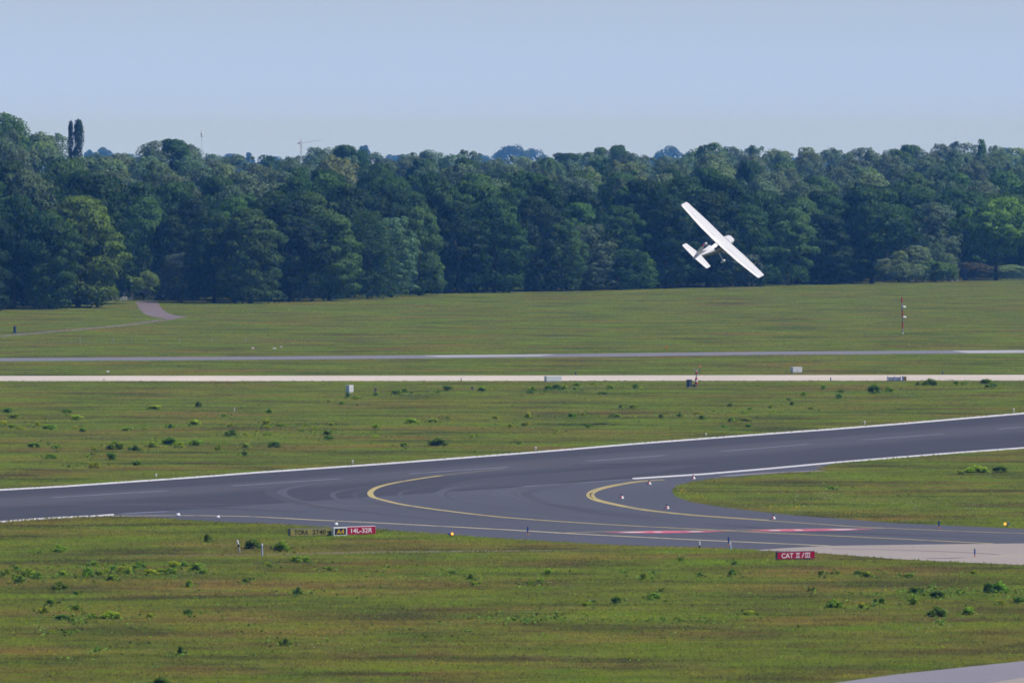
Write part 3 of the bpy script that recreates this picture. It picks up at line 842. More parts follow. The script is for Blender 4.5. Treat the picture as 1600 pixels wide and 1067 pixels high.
for r, px, row, kd in TREES:
    if row == 0 and r.name.startswith('edge_shrub'): r['category'] = 'shrub'; r['label'] = r['label'].replace(' tree ', ' shrub ')
    if row == 10: r['category'] = 'shrub'
    if row == 11: r['category'] = 'shrub'; r['label'] = r['label'].replace(' tree ', ' shrub ')

# far woods, blue with distance
def far_woods():
    V = []
    r = np.random.default_rng(5)
    for (px, ty, wpx, Yv) in [(160, 229, 44, 5200), (140, 233, 20, 5200), (205, 239, 60, 6500), (360, 238, 50, 6000), (391, 233, 14, 4600), (430, 242, 60, 6500), (568, 223, 22, 4200), (615, 239, 70, 6200), (650, 243, 60, 6200), (750, 238, 40, 6000),
                              (800, 222, 66, 5200), (832, 230, 60, 5600), (1045, 226, 56, 5200), (1080, 236, 50, 6000), (1150, 239, 40, 6200), (1490, 224, 12, 4800), (1478, 228, 10, 4800), (1570, 229, 40, 5200), (1300, 240, 90, 6400), (1420, 238, 90, 6400),
                              (900, 243, 90, 6600), (1000, 243, 90, 6600), (520, 243, 90, 6600), (300, 243, 90, 6600), (80, 240, 90, 6600), (1600, 236, 90, 6600), (1220, 242, 90, 6600)]:
        Yv *= 1.38
        x0 = (px - CX) / F * Yv; wm = wpx * Yv / F; top = At(px, ty, Yv).z
        nl = int(10 + wm / 5)
        for i in range(nl):
            u = r.uniform(-.5, .5)
            hh = 9 + (top - 9) * math.sqrt(max(0.02, 1 - (2 * u) ** 2)) * r.uniform(.9, 1.0)
            L = min(7.0, wm * .18) * r.uniform(.7, 1.2)
            n = 170
            nd = unit(r.normal(size=(n, 3)) + np.array([0, -.2, .4]))
            c = np.array([x0 + u * wm, Yv + r.uniform(-25, 25), max(9.0, hh - L)])
            p = c + nd * L * (0.7 + .3 * r.random((n, 1))) * np.array([1, 1, .95])
            drop = r.random(n) < .5
            p[drop, 2] = 8.5 + (p[drop, 2] - 8.5) * r.random(drop.sum())
            t = unit(np.cross(nd, r.normal(size=(n, 3)))); b_ = np.cross(nd, t)
            s = 1.0 * (0.6 + .8 * r.random((n, 1)))
            V.append(np.stack([p - t * s, p - b_ * s, p + t * s, p + b_ * s], 1).reshape(-1, 3))
    o = link('far_woods', np_mesh('far_woods', np.concatenate(V), 4), M_LEAF)
    o.color = (0.05, 0.09, 0.04, 1)
    tag(o, 'blue hazy woods far behind the wood', None, None, 'stuff')
far_woods()

# ------------------------------------------------------------------ low bushes dotted over the turf
BUSH = """11 645 14 8 0;22 653 14 7 1;4 664 12 7 2;18 669 10 6 2;32 671 15 6 2;58 665 8 6 2;78 670 20 7 1;104 645 16 6 0;118 656 20 8 2;117 670 9 5 2;130 674 12 6 1;198 673 14 6 2;228 671 8 4 2;242 640 18 7 2;266 669 14 8 1;305 664 18 9 2;310 636 9 9 0;351 651 8 4 1;360 666 9 5 2;361 681 20 10 0;383 680 9 4 2;54 699 18 8 1;86 701 10 6 1;180 702 26 14 1;211 704 20 9 0;238 699 16 9 2;266 694 22 11 1;280 699 16 9 2;306 696 22 10 1;341 703 10 8 1;386 700 13 9 2;382 712 8 7 0;79 717 18 8 1;173 718 16 11 0;138 714 10 4 2;148 703 7 4 2;214 727 11 7 0;148 731 18 9 2;108 730 6 4 0;75 695 5 4 0;
421 645 8 7 1;416 664 10 9 2;419 669 9 5 2;437 666 10 4 2;447 667 8 4 2;519 665 9 5 2;479 665 7 4 2;493 672 9 4 2;473 674 8 5 2;417 680 12 5 1;513 679 15 8 0;513 687 12 7 0;429 699 19 9 0;587 669 10 7 2;587 684 12 5 2;643 661 20 8 2;677 660 14 6 2;699 655 6 5 1;773 655 10 6 2;797 667 12 6 2;685 696 28 12 0;631 698 10 7 1;738 683 8 5 2;
543 622 8 9 0;557 624 8 7 2;534 632 9 6 1;587 618 6 4 0;513 628 5 3 0;698 610 17 8 0;684 614 9 4 1;754 611 14 7 1;620 616 13 8 1;632 613 10 6 0;644 615 8 4 2;
832 611 14 8 2;828 615 10 5 0;857 609 10 7 1;870 609 14 9 0;882 609 10 8 1;901 603 12 6 1;899 609 7 5 1;926 601 8 3 2;953 608 12 7 1;993 607 9 7 0;1001 607 8 3 2;970 637 6 5 0;989 638 10 7 2;941 616 16 4 0;894 652 12 7 1;910 649 10 5 2;825 653 9 9 2;821 665 11 6 2;960 652 20 7 1;1033 653 7 6 0;1062 651 10 7 1;1097 655 12 8 1;1090 647 9 4 2;1143 659 10 8 2;1165 658 18 5 2;1164 646 10 4 2;1131 668 8 4 1;1170 667 9 5 1;919 668 7 6 1;871 674 6 4 2;811 694 6 5 0;1141 635 8 5 0;1172 640 7 4 1;1116 643 6 3 2;
1286 608 8 7 1;1255 618 9 6 1;1310 623 11 8 0;1366 615 17 14 0;1389 613 14 9 1;1315 613 12 5 1;1434 602 8 6 0;1453 602 24 10 0;1494 601 7 6 1;1505 601 6 5 1;1540 600 16 8 0;1549 605 17 9 0;1238 633 7 6 0;1204 638 6 6 2;1208 644 6 3 2;1267 640 8 5 2;1232 625 5 3 0;
1526 738 32 9 2;1563 738 18 9 0;1501 741 6 4 0;1300 764 9 5 1;
94 862 17 10 1;61 864 8 3 0;324 847 8 11 0;396 857 24 13 0;441 861 21 13 1;9 897 15 8 1;28 890 9 7 1;44 902 18 12 2;59 905 12 10 1;30 911 16 11 1;94 921 20 11 0;99 899 13 7 2;147 883 10 6 1;137 901 14 13 1;154 899 11 7 1;165 895 10 6 1;174 907 17 9 1;177 890 8 6 1;190 894 14 9 2;202 896 12 10 2;218 888 18 10 1;235 898 20 8 2;252 897 14 8 2;266 897 16 9 2;270 888 17 10 2;287 885 12 8 1;307 891 17 10 1;317 896 9 6 1;296 917 10 10 2;79 945 10 9 1;69 957 15 9 2;118 953 13 8 1;97 967 16 6 0;116 972 10 6 0;145 966 12 7 1;172 966 28 10 2;236 964 11 6 2;294 960 12 7 0;81 989 9 5 2;109 989 10 4 1;152 1018 9 8 1;282 1022 7 12 0;253 1070 22 11 0;384 910 9 6 0;118 929 6 5 0;
465 929 13 11 0;462 879 16 10 1;478 878 10 8 2;417 883 8 5 2;516 892 9 7 1;445 1008 16 10 0;735 905 7 8 0;742 914 9 5 2;706 896 10 4 0;
856 897 11 8 2;829 913 10 8 1;843 911 12 7 1;1005 904 7 8 1;979 895 5 4 2;1020 902 4 3 2;1093 900 10 6 0;1143 899 10 9 0;963 942 12 9 0;1021 936 18 9 1;917 947 12 5 1;1063 876 5 4 0;1148 882 9 6 1;1170 960 14 6 2;1032 924 5 4 0;
1282 899 6 6 0;1308 897 7 5 0;1355 901 15 8 1;1421 902 12 6 1;1340 897 12 5 0;1521 897 7 5 2;1270 923 5 4 0;1429 927 17 9 0;1465 934 18 10 0;1545 926 14 14 0;1562 925 22 14 1;1303 949 21 11 1;1348 950 12 8 2;1368 944 5 8 0;1378 944 9 9 0;1429 944 17 12 1;1464 963 25 13 0;1515 960 18 11 1;1592 942 14 8 0;1564 944 14 6 2;1473 974 5 4 1;1459 921 5 4 0"""
def bush_cloud(seed, nst):
    r = np.random.default_rng(seed)
    V, NN = [], []
    for i in range(nst):
        a = r.random() * 6.28; rd = r.random() ** .6 * .38
        c = np.array([math.cos(a) * rd, math.sin(a) * rd, .16 + .64 * r.random() * (1 - rd)])
        n = 46
        nd = unit(r.normal(size=(n, 3)) + np.array([0, 0, .25]))
        p = c + nd * (.09 + .11 * r.random((n, 1)))
        p[:, 2] = np.maximum(p[:, 2], .02)
        nrm = unit((nd * 1.0 + r.normal(size=(n, 3)) * .6) * np.array([1, 1, .7])); t = unit(np.cross(nrm, r.normal(size=(n, 3)))); b = np.cross(nrm, t)
        s = .06 * (.6 + .9 * r.random((n, 1)))
        V.append(np.stack([p - t * s, p - b * s * .6, p + t * s * 1.3, p + b * s * .6], 1).reshape(-1, 3))
        NN.append(np.repeat(unit(nd + r.normal(size=(n, 3)) * .3), 4, 0))
    v = np.concatenate(V)
    v[:, :2] *= .5 / np.percentile(np.abs(v[:, 0]), 97); v[:, 2] /= np.percentile(v[:, 2], 98)
    # stray sprigs that let the bush run out into the turf
    n = 60
    a = r.random(n) * 6.283; rd = .35 + .35 * r.random(n)
    p = np.stack([np.cos(a) * rd, np.sin(a) * rd, .04 + .22 * r.random(n) ** 2], -1)
    t = unit(r.normal(size=(n, 3)) + np.array([0, 0, .6])); b = unit(np.cross(t, r.normal(size=(n, 3)))); s = .05 * (.6 + .8 * r.random((n, 1)))
    v = np.concatenate([v, np.stack([p - t * s, p - b * s * .6, p + t * s * 1.4, p + b * s * .6], 1).reshape(-1, 3)])
    NN.append(np.tile(unit(np.array([[.2, -.2, 1.0]])), (n * 4, 1)))
    m_ = leaf_mesh('low_bush', v, np.concatenate(NN))
    m_.materials[0] = M_BUSH
    return m_
BM_ = [bush_cloud(s, n) for s, n in ((1, 26), (2, 20), (3, 30), (4, 15), (5, 22), (6, 12))]
BC = [(0.150, 0.265, 0.030), (0.255, 0.420, 0.030), (0.370, 0.500, 0.030)]
BW = ['dark green', 'fresh green', 'yellow green']
B_LAND = [(546, 607, 'upright white cabinet'), (864, 592, 'long white box'), (1088, 590, 'wind sensor'), (1244, 578, 'square white box'), (1397, 591, 'white trestle'), (486, 832, 'brown distance sign'), (1243, 868, 'red category sign'), (374, 853, 'leaning marker post'),
          (704, 834, 'amber and blue lamp'), (278, 803, 'brightest taxiway lamp'), (1523, 866, 'blue stake on concrete'), (685, 690, 'large lone bush'), (366, 640, 'thin white stake')]
bl = []
for k, row in enumerate(BUSH.replace('\n', '').split(';')):
    px, py, wp, hp, tn = [float(v) for v in row.split()]
    tn = int(tn)
    g = G(px, py)
    mpp = g.y / F
    me_ = BM_[0 if wp > 20 else 1 + k % 5]
    o = link('low_bush', me_, None, None, g)
    kk = .86 if py < 735 else 1.0
    o.scale = (wp * mpp * 1.12 * kk, wp * mpp * random.uniform(.9, 1.3), hp * mpp * 1.08 * kk)
    o.rotation_euler = (0, 0, random.uniform(-.5, .5) + (math.pi if random.random() < .5 else 0))
    c = BC[tn]; q = random.uniform(.85, 1.2)
    o.color = (c[0] * q * random.uniform(.85, 1.2), c[1] * q, c[2] * q, 1)
    tag(o, None, 'bush', 'low bushes dotted over the airfield grass')
    bl.append((o, px, py, wp, tn))
runs = {}
for o, px, py, wp, tn in bl:
    if (px, py) == (685, 696):
        o['label'] = 'large dark lone bush on the grass beyond the runway'; continue
    lx, ly, ln = min(B_LAND, key=lambda q: abs(q[0] - px) + 2.5 * abs(q[1] - py))
    dx, dy = px - lx, py - ly
    dr = ('left of' if dx < 0 else 'right of') if abs(dx) > 2.5 * abs(dy) else ('above' if dy < 0 else 'below')
    runs.setdefault((ln, dr), []).append((math.hypot(dx, dy), o, wp, tn))
for (ln, dr), L in runs.items():
    for i, (_, o, wp, tn) in enumerate(sorted(L, key=lambda q: q[0])):
        sz = 'broad' if wp > 16 else ('small' if wp > 8 else 'tiny')
        n_ = ORD[i] if i < 20 else ('twenty-' + ORD[i - 20] if i < 29 else ORD[min(i - 29, 19)] + ' of the outer')
        o['label'] = f"{sz} {BW[tn]} bush on the grass, {n_} nearest {dr} the {ln}"

# ragged weeds running out from the bushes and in patches of their own
def weeds():
    V, NN = [], []
    def sprig(px, py, k):
        g = G(px, py)
        q = np.array(proj(g.x, g.y, 0))
        if any(inside(q[:1], q[1:], P)[0] for P in PAVED): return
        h = random.uniform(.06, .30) * k
        for _ in range(5):
            a = random.uniform(0, 6.28); c = Vector((g.x + random.gauss(0, .12), g.y + random.gauss(0, .3), h * random.uniform(.3, 1)))
            t = Vector((math.cos(a), math.sin(a), random.uniform(-.2, .7))).normalized(); b = t.cross(Vector((random.gauss(0, 1), random.gauss(0, 1), random.gauss(0, 1)))).normalized()
            s_ = random.uniform(.04, .11) * k
            V.extend([c - t * s_, c - b * s_ * .6, c + t * s_ * 1.4, c + b * s_ * .6]); NN.extend([Vector((.35, -.25, .9))] * 4)
    for o, px, py, wp, tn in bl:
        for _ in range(random.randint(4, 12)): sprig(random.gauss(px, wp * 1.1), py + random.gauss(0, 3.0), 1)
    for (px, py, sx, sy, n) in ((1490, 927, 70, 4, 150), (825, 968, 40, 4, 90), (1040, 970, 60, 3, 50), (140, 893, 110, 8, 90), (560, 905, 200, 14, 60), (1000, 955, 300, 30, 90), (300, 990, 200, 30, 70), (1050, 648, 120, 10, 90), (250, 675, 200, 25, 110),
                               (640, 672, 160, 16, 80), (1350, 620, 120, 10, 50), (1400, 770, 150, 16, 70), (700, 505, 500, 30, 120), (1250, 470, 250, 10, 60), (560, 1000, 250, 20, 60)):
        for _ in range(n): sprig(random.gauss(px, sx), random.gauss(py, sy), 1.15 if py < 560 else .9)
    m_ = leaf_mesh('weeds', np.array([v[:] for v in V]), np.array([v.normalized()[:] for v in NN]))
    m_.materials[0] = M_BUSH
    o = link('weeds', m_); o.color = (0.17, 0.31, 0.04, 1)
    tag(o, 'ragged green weeds scattered through the rough grass', None, None, 'stuff')
weeds()

# ------------------------------------------------------------------ materials of the small things
M_WHITE = paint('white_paint', (.78, .78, .78), .45, .4, .05)
M_PLANE = paint('white_aircraft_paint', (.70, .70, .71), .28, .5, .02)
M_BLACK = paint('black_plastic', (.015, .015, .018), .5, .3)
M_DARKBLUE = paint('dark_blue_metal', (.03, .045, .09), .5, .4)
M_GREY = paint('grey_metal', (.32, .33, .35), .5, .4)
M_DGREY = paint('dark_grey_metal', (.09, .10, .12), .5, .4)
M_RED = paint('red_paint', (.50, .02, .03), .5, .4)
M_SIGNRED = paint('red_sign_face', lin(188, 0, 62, .72), .5, .3, .06)
M_SIGNYEL = paint('weathered_yellow_sign_face', lin(146, 138, 72, .98), .6, .3, .15)
M_SIGNBLK = paint('black_sign_face', (.012, .013, .02), .5, .3)
M_YELLOWTXT = paint('yellow_sign_letters', lin(205, 165, 20), .5, .3)
M_PALETXT = paint('white_sign_letters', lin(235, 225, 232), .5, .3)
M_DARKTXT = paint('black_sign_letters', lin(30, 30, 30), .5, .3)
M_BLUE = paint('blue_plastic', lin(20, 70, 150), .4, .4)
M_ORANGE = paint('orange_plastic', lin(225, 120, 30), .5, .3)
M_GLASS = paint('dark_window_glass', (.012, .014, .03), .12, .6)
M_TIRE = paint('tyre_rubber', (.02, .02, .02), .8, .2)
M_CONCB = paint('concrete_block', (.5, .5, .48), .9, .2, .12)
M_GREENBAR = paint('green_fence_steel', (.05, .12, .11), .5, .3)
M_AMBER = NT('amber_lamp_glass'); M_AMBER.p.inputs['Emission Color'].default_value = (1.0, .36, .05, 1); M_AMBER.p.inputs['Emission Strength'].default_value = 2.2
M_AMBER = M_AMBER.done(lin(230, 130, 40), .3, .5)
M_BLUEGLASS = paint('blue_lamp_glass', lin(30, 110, 215), .2, .5)

def text_mesh(s, size, depth=0.01, bold=0.0, xs=1.0):
    cu = bpy.data.curves.new('lettering', 'FONT')
    cu.body = s; cu.size = size; cu.extrude = depth / 2; cu.offset = bold; cu.align_x = 'LEFT'
    o = bpy.data.objects.new('tmp', cu); COL.objects.link(o)
    bpy.context.view_layer.update()
    me = bpy.data.meshes.new_from_object(o.evaluated_get(bpy.context.evaluated_depsgraph_get()))
    bpy.data.objects.remove(o); bpy.data.curves.remove(cu)
    n = len(me.vertices); co = np.empty(n * 3); me.vertices.foreach_get('co', co); co = co.reshape(-1, 3)
    return me, co
def put_text(parent, s, x0, x1, z0, z1, yfront, m, bold=0.0):
    """lettering fitted to a rectangle on a sign face (local x, z), facing -y"""
    me, co = text_mesh(s, 1.0, 0.02, bold)
    lo, hi = co.min(0), co.max(0)
    c2 = np.empty_like(co)
    c2[:, 0] = x0 + (co[:, 0] - lo[0]) / (hi[0] - lo[0]) * (x1 - x0)
    c2[:, 2] = z0 + (co[:, 1] - lo[1]) / (hi[1] - lo[1]) * (z1 - z0)
    c2[:, 1] = yfront - (co[:, 2] - lo[2]) * .6
    me.vertices.foreach_set('co', c2.ravel().astype(np.float32)); me.update()
    return link('lettering', me, m, parent)
def sign(name, label, pl, pr, hpx, lift_px, face_m, frame_m, depth=.22, rim=.03, feet=4):
    """a guidance sign standing between two photo base points; returns root and local width, height, lift"""
    a, b = G(*pl), G(*pr)
    d = b - a
    L = d.length; mpp = (a.y + b.y) / 2 / F
    H, lift = hpx * mpp, lift_px * mpp
    r = thing(name, label, 'sign', a, math.atan2(d.y, d.x))
    bm = BM(); box(bm, (L / 2, depth / 2, lift + H / 2), (L, depth, H), .012); obj('cabinet', bm, frame_m, r)
    bm = BM(); box(bm, (L / 2, -.004, lift + H / 2), (L - rim * 2, .02, H - rim * 2)); obj('face', bm, face_m, r)
    for k in range(feet):
        bm = BM(); xx = L * (k + .5) / feet
        tube(bm, (xx, depth / 2, -.02), (xx, depth / 2, lift + .01), .035, .03, 8); box(bm, (xx, depth / 2, .01), (.14, .14, .02)); obj('foot', bm, M_DGREY, r)
    return r, L, H, lift
YF = -.0145
# CAT II/III
r, L, H, lf = sign('guidance_sign', 'red sign reading CAT II/III on four short feet beside the concrete', (1214.2, 875.6), (1273.2, 874.0), 12.2, 1.6, M_SIGNRED, M_DGREY)
z0, z1 = lf + H * .17, lf + H * .80
put_text(r, 'CAT', L * .115, L * .425, z0, z1, YF, M_PALETXT, .015)
def roman(x0, x1, n):
    bm = BM(); hh = z1 - z0; bw = hh * .14
    box(bm, ((x0 + x1) / 2, YF - .006, z0 + bw / 2), (x1 - x0, .012, bw)); box(bm, ((x0 + x1) / 2, YF - .006, z1 - bw / 2), (x1 - x0, .012, bw))
    for k in range(n):
        xx = x0 + (x1 - x0) * (k + .5) / n if n == 3 else x0 + (x1 - x0) * (.3 + .4 * k)
        box(bm, (xx, YF - .005, (z0 + z1) / 2), (hh * .13, .012, hh - bw * 2))
    obj('lettering', bm, M_PALETXT, r)
roman(L * .49, L * .605, 2); roman(L * .735, L * .875, 3)
bm = BM(); box(bm, (L * .67, YF - .006, (z0 + z1) / 2), (.05, .012, (z1 - z0) * 1.05), 0, Matrix.Rotation(math.radians(24), 3, 'Y')); bmesh.ops.translate(bm, vec=(0, 0, 0), verts=bm.verts[:])
# a box turned about the origin then moved: rebuild simply
bm.free(); bm = BM()
a_, b_ = L * .645, L * .695
v = [bm.verts.new(p) for p in ((a_, YF, z0), (a_ + .06, YF, z0), (b_ + .06, YF, z1), (b_, YF, z1), (a_, YF - .012, z0), (a_ + .06, YF - .012, z0), (b_ + .06, YF - .012, z1), (b_, YF - .012, z1))]
for q in ((0, 1, 2, 3), (4, 5, 6, 7), (0, 1, 5, 4), (1, 2, 6, 5), (2, 3, 7, 6), (3, 0, 4, 7)): bm.faces.new([v[i] for i in q])
obj('lettering', bm, M_PALETXT, r)
# TORA
r, L, H, lf = sign('guidance_sign', 'weathered yellow brown sign reading TORA 2740 with a right arrow', (453.2, 838.8), (519.0, 837.1), 12.2, 0.7, M_SIGNYEL, M_DGREY, .3)
z0, z1 = lf + H * .22, lf + H * .80
put_text(r, 'TORA', L * .10, L * .43, z0, z1, YF, M_DARKTXT, .01); put_text(r, '2740', L * .53, L * .845, z0, z1, YF, M_DARKTXT, .012)
bm = BM(); zc = (z0 + z1) / 2 + .01; hh = z1 - z0
box(bm, (L * .905, YF - .006, zc), (L * .08, .012, hh * .16))
v = [bm.verts.new(p) for p in ((L * .935, YF - .014, zc + hh * .3), (L * .935, YF - .014, zc - hh * .3), (L * .972, YF - .014, zc))]
bm.faces.new(v); obj('arrow', bm, M_DARKTXT, r)
# A4
r, L, H, lf = sign('guidance_sign', 'small black sign reading A4 in yellow inside a white frame', (521.6, 837.6), (542.0, 836.9), 13.3, 0.5, M_SIGNBLK, M_WHITE, .3, .075, 2)
put_text(r, 'A4', L * .2, L * .79, lf + H * .20, lf + H * .78, YF, M_YELLOWTXT, .012)
# 14L-32R
r, L, H, lf = sign('guidance_sign', 'crimson sign reading 14L-32R in white beside the small black sign', (542.6, 836.5), (587.0, 835.0), 12.6, 1.0, M_SIGNRED, M_WHITE, .3, .02, 3)
put_text(r, '14L-32R', L * .13, L * .87, lf + H * .22, lf + H * .80, YF, M_PALETXT, .012)

# ------------------------------------------------------------------ taxiway lamps (white cone, red panel, black cap)
def skirt_lamp(px, py, s, label, red=True):
    g = G(px, py, 0.03); m_ = g.y / F
    R = 4.0 * m_ * s
    o = thing('taxiway_lamp', label, 'lamp', g, random.uniform(-.2, .2), 'white lamps around the taxiway curve')
    bm = BM(); lathe(bm, [(R * 1.05, 0), (R * 1.05, R * .12), (R * .95, R * .35), (R * .6, R * 1.0), (R * .42, R * 1.12)], 18); obj('skirt', bm, M_WHITE, o)
    if red:
        bm = BM()
        for k in range(5):
            a0, a1 = math.radians(215 + k * 15), math.radians(230 + k * 15)
            q = [(R * 1.0, .30), (R * .66, 1.02)]
            bm.faces.new([bm.verts.new(p) for p in ((q[0][0] * math.cos(a0), q[0][0] * math.sin(a0), R * .30), (q[0][0] * math.cos(a1), q[0][0] * math.sin(a1), R * .30), (q[1][0] * math.cos(a1), q[1][0] * math.sin(a1), R * 1.0), (q[1][0] * math.cos(a0), q[1][0] * math.sin(a0), R * 1.0))])
        obj('red_panel', bm, M_RED, o)
    bm = BM(); lathe(bm, [(R * .4, R * 1.12), (R * .42, R * 1.5), (R * .3, R * 1.75), (R * .08, R * 1.82)], 12); obj('cap', bm, M_BLACK if red else M_DARKBLUE, o)
for px, py, s, red, lb in ((278, 805, .9, False, 'brightest white lamp on the yellow edge line, leftmost of the taxiway lamps'), (340.5, 808, .75, False, 'low white lamp on the taxiway right of the brightest lamp'), (525, 819.5, .85, False, 'white lamp on the taxiway edge just above the small black sign'),
                           (971, 778.5, .95, True, 'white lamp with red panel inside the tight double yellow curve'), (1014, 756.5, .9, True, 'white lamp just below the end of the double yellow line'), (1083, 748, .9, True, 'white lamp at the runway edge above the grass island tip'),
                           (1042, 794.5, .95, True, 'white lamp with red panel left below the grass island tip'), (1208, 810.5, .95, True, 'white lamp with red panel at the lower edge of the island')):
    skirt_lamp(px, py, s, lb, red)
def edge_lamp(px, py, label):
    g = G(px, py); m_ = g.y / F; R = 1.7 * m_
    o = thing('runway_edge_lamp', label, 'lamp', g, 0, 'small lamps along the far runway edge')
    bm = BM(); tube(bm, (0, 0, 0), (0, 0, R * 1.4), R * .5, R * .4, 10); lathe(bm, [(R * .9, 0), (R * .9, R * .2), (R * .5, R * .3)], 12); obj('stem', bm, M_WHITE, o)
    bm = BM(); lathe(bm, [(R * .5, R * 1.35), (R * .95, R * 1.7), (R * .9, R * 2.4), (R * .4, R * 2.8)], 12); obj('globe', bm, M_WHITE, o)
for px, py, lb in ((244, 744.5, 'tiny white lamp at the far runway edge, leftmost of six'), (551, 723.5, 'tiny white lamp at the far runway edge, second of six from left'), (837, 702.5, 'tiny white lamp at the far runway edge, third of six from left'), (1103, 681.5, 'tiny white lamp at the far runway edge, fourth of six from left'),
                   (1351, 662.5, 'tiny white lamp at the far runway edge, fifth of six from left'), (1584, 642.5, 'tiny white lamp at the far runway edge, rightmost of six')):
    edge_lamp(px, py, lb)
def guard_lamp(px, py, flip, label):
    g = G(px, py); m_ = g.y / F
    o = thing('guard_lamp', label, 'lamp', g, 0, 'paired amber and blue guard lamps')
    s = -1 if flip else 1
    bm = BM(); tube(bm, (0, 0, 0), (0, 0, 3.5 * m_), 1.0 * m_, .8 * m_, 8); box(bm, (0, 0, 4.2 * m_), (6.5 * m_, 1.6 * m_, 1.4 * m_), .01); obj('stand', bm, paint('brown_lamp_stand', (.12, .05, .03), .6), o)
    def disc(x, R, mat, nm):
        bm = BM(); tube(bm, (x, -.05, 4.4 * m_), (x, -1.5 * m_, 4.4 * m_), R, R * .8, 14); obj(nm, bm, mat, o)
    disc(s * 2.6 * m_, 2.0 * m_, M_AMBER, 'amber_lens'); disc(-s * 3.0 * m_, 1.5 * m_, M_BLUEGLASS, 'blue_lens')
guard_lamp(704, 838, False, 'lit amber lamp with a blue lamp at its left, on the near grass edge')
guard_lamp(1573, 822.5, True, 'lit amber lamp with a blue lamp at its right, on the island grass')
def blue_stake(px, py, hpx, label):
    g = G(px, py, .03); m_ = g.y / F
    o = thing('blue_stake', label, 'marker', g, 0, 'blue edge stakes along the taxiway')
    bm = BM(); tube(bm, (0, 0, .3 * hpx * m_), (0, 0, hpx * m_), 1.15 * m_, 1.15 * m_, 10); obj('reflector', bm, M_BLUE, o)
    bm = BM(); tube(bm, (0, 0, 0), (0, 0, .31 * hpx * m_), .5 * m_, .5 * m_, 8); obj('spring', bm, M_DARKBLUE, o)
    bm = BM(); lathe(bm, [(2.3 * m_, 0), (2.3 * m_, .5 * m_), (1.2 * m_, .9 * m_)], 12); obj('base', bm, M_ORANGE, o)
blue_stake(824.5, 834.3, 11.5, 'blue stake on the near yellow edge line, leftmost of the blue stakes')
blue_stake(1138.5, 850.8, 12, 'blue stake beside a white post near the near taxiway edge')
blue_stake(1467, 824.6, 11.5, 'blue stake at the lower edge of the grass island')
blue_stake(1523, 869.5, 12.5, 'blue stake standing on the pale concrete pavement')
def marker_post(px, py, hpx, wpx, segs, lean, label, name='marker_post', group='white marker posts in the near grass'):
    g = G(px, py); m_ = g.y / F
    o = thing(name, label, 'post', g, 0, group)
    prev = 0.0
    for frac, mat, nm in segs:
        bm = BM(); z0_, z1_ = hpx * m_ * prev, hpx * m_ * frac
        tube(bm, (lean * m_ * prev, 0, z0_), (lean * m_ * frac, 0, z1_), wpx * m_ / 2, wpx * m_ / 2 * .96, 10)
        if frac == 1.0: tube(bm, (lean * m_, 0, z1_), (lean * m_ * 1.02, 0, z1_ + wpx * m_ * .3), wpx * m_ / 2 * .96, wpx * m_ * .2, 10)
        obj(nm, bm, mat, o); prev = frac
marker_post(374.6, 864, 20, 2.9, ((.48, M_GREY, 'lower_shaft'), (.70, M_BLACK, 'band'), (1.0, M_WHITE, 'head')), -3.6, 'leaning post with white head and black band left of a dark bush')
marker_post(409.7, 869.2, 19.5, 2.9, ((.9, paint('bluish_grey_plastic', (.42, .48, .6), .5), 'shaft'), (1.0, M_WHITE, 'head')), -.3, 'plain bluish grey post right of a dark bush by the worn track')
marker_post(1093.2, 856, 9.6, 2.7, ((.45, M_BLACK, 'foot'), (1.0, M_WHITE, 'head')), -.2, 'short post, white above and black below, at the taxiway edge')
marker_post(1142, 858.4, 11, 2.6, ((.85, paint('pale_blue_plastic', (.5, .58, .72), .5), 'shaft'), (1.0, M_WHITE, 'head')), -1.2, 'pale blue white post right beside a blue stake')
for k, (px, py, h_) in enumerate(((125.5, 536, 8), (177.5, 535.5, 7.5), (230, 533.5, 3.5), (281, 534, 5), (385, 533.5, 5), (332, 533.6, 3.5))):
    marker_post(px, py, h_, 1.05, ((1.0, M_GREY, 'shaft'),), -.4, 'thin white post in the far grass, ' + ('leftmost of a row of six', 'second of a row of six from left', 'third of a row of six from left', 'fourth of a row of six from left', 'rightmost of a row of six', 'fifth of a row of six from left')[k], 'white_stake', 'thin white posts along a wheel trace')
marker_post(366.3, 642.5, 5, 1.6, ((1.0, M_WHITE, 'shaft'),), .3, 'thin white stake alone among the bushes left of the white cabinet', 'white_stake', None)
marker_post(162.5, 594.5, 3, 1.2, ((1.0, M_DGREY, 'shaft'),), 0, 'tiny dark stake on the pale road at far left', 'road_stake', 'small stakes along the pale road')
marker_post(720.5, 594.5, 4, 1.2, ((1.0, M_DGREY, 'shaft'),), 0, 'tiny dark stake on the pale road left of the long white box', 'road_stake', 'small stakes along the pale road')
for px, py, h_, lb in ((899.5, 585.6, 3.6, 'tiny blue stake above the long white box'), (1298, 595.2, 5.2, 'tiny blue stake on the pale road between the white box and trestle'), (1473, 585, 4, 'tiny blue stake above the pale road right of the trestle')):
    marker_post(px, py, h_, 1.8, ((.35, M_DGREY, 'foot'), (1.0, M_BLUE, 'head')), 0, lb, 'small_blue_stake', 'small blue stakes along the pale road')
for px, py, lb in ((586.8, 613, 'short dark board on a post right of the white cabinet'), (737.8, 611, 'short dark board on a post between bushes before the pale road')):
    g = G(px, py); m_ = g.y / F
    o = thing('board_post', lb, 'post', g, 0, 'small dark boards before the pale road')
    bm = BM(); tube(bm, (0, 0, 0), (0, 0, 3.5 * m_), .5 * m_, .5 * m_, 8); obj('shaft', bm, M_DGREY, o)
    bm = BM(); box(bm, (0, 0, 5.2 * m_), (3.6 * m_, 1.2 * m_, 4.2 * m_), .02, Matrix.Rotation(.25, 3, 'Z')); obj('board', bm, paint('brown_grey_board', (.10, .09, .12), .7), o)

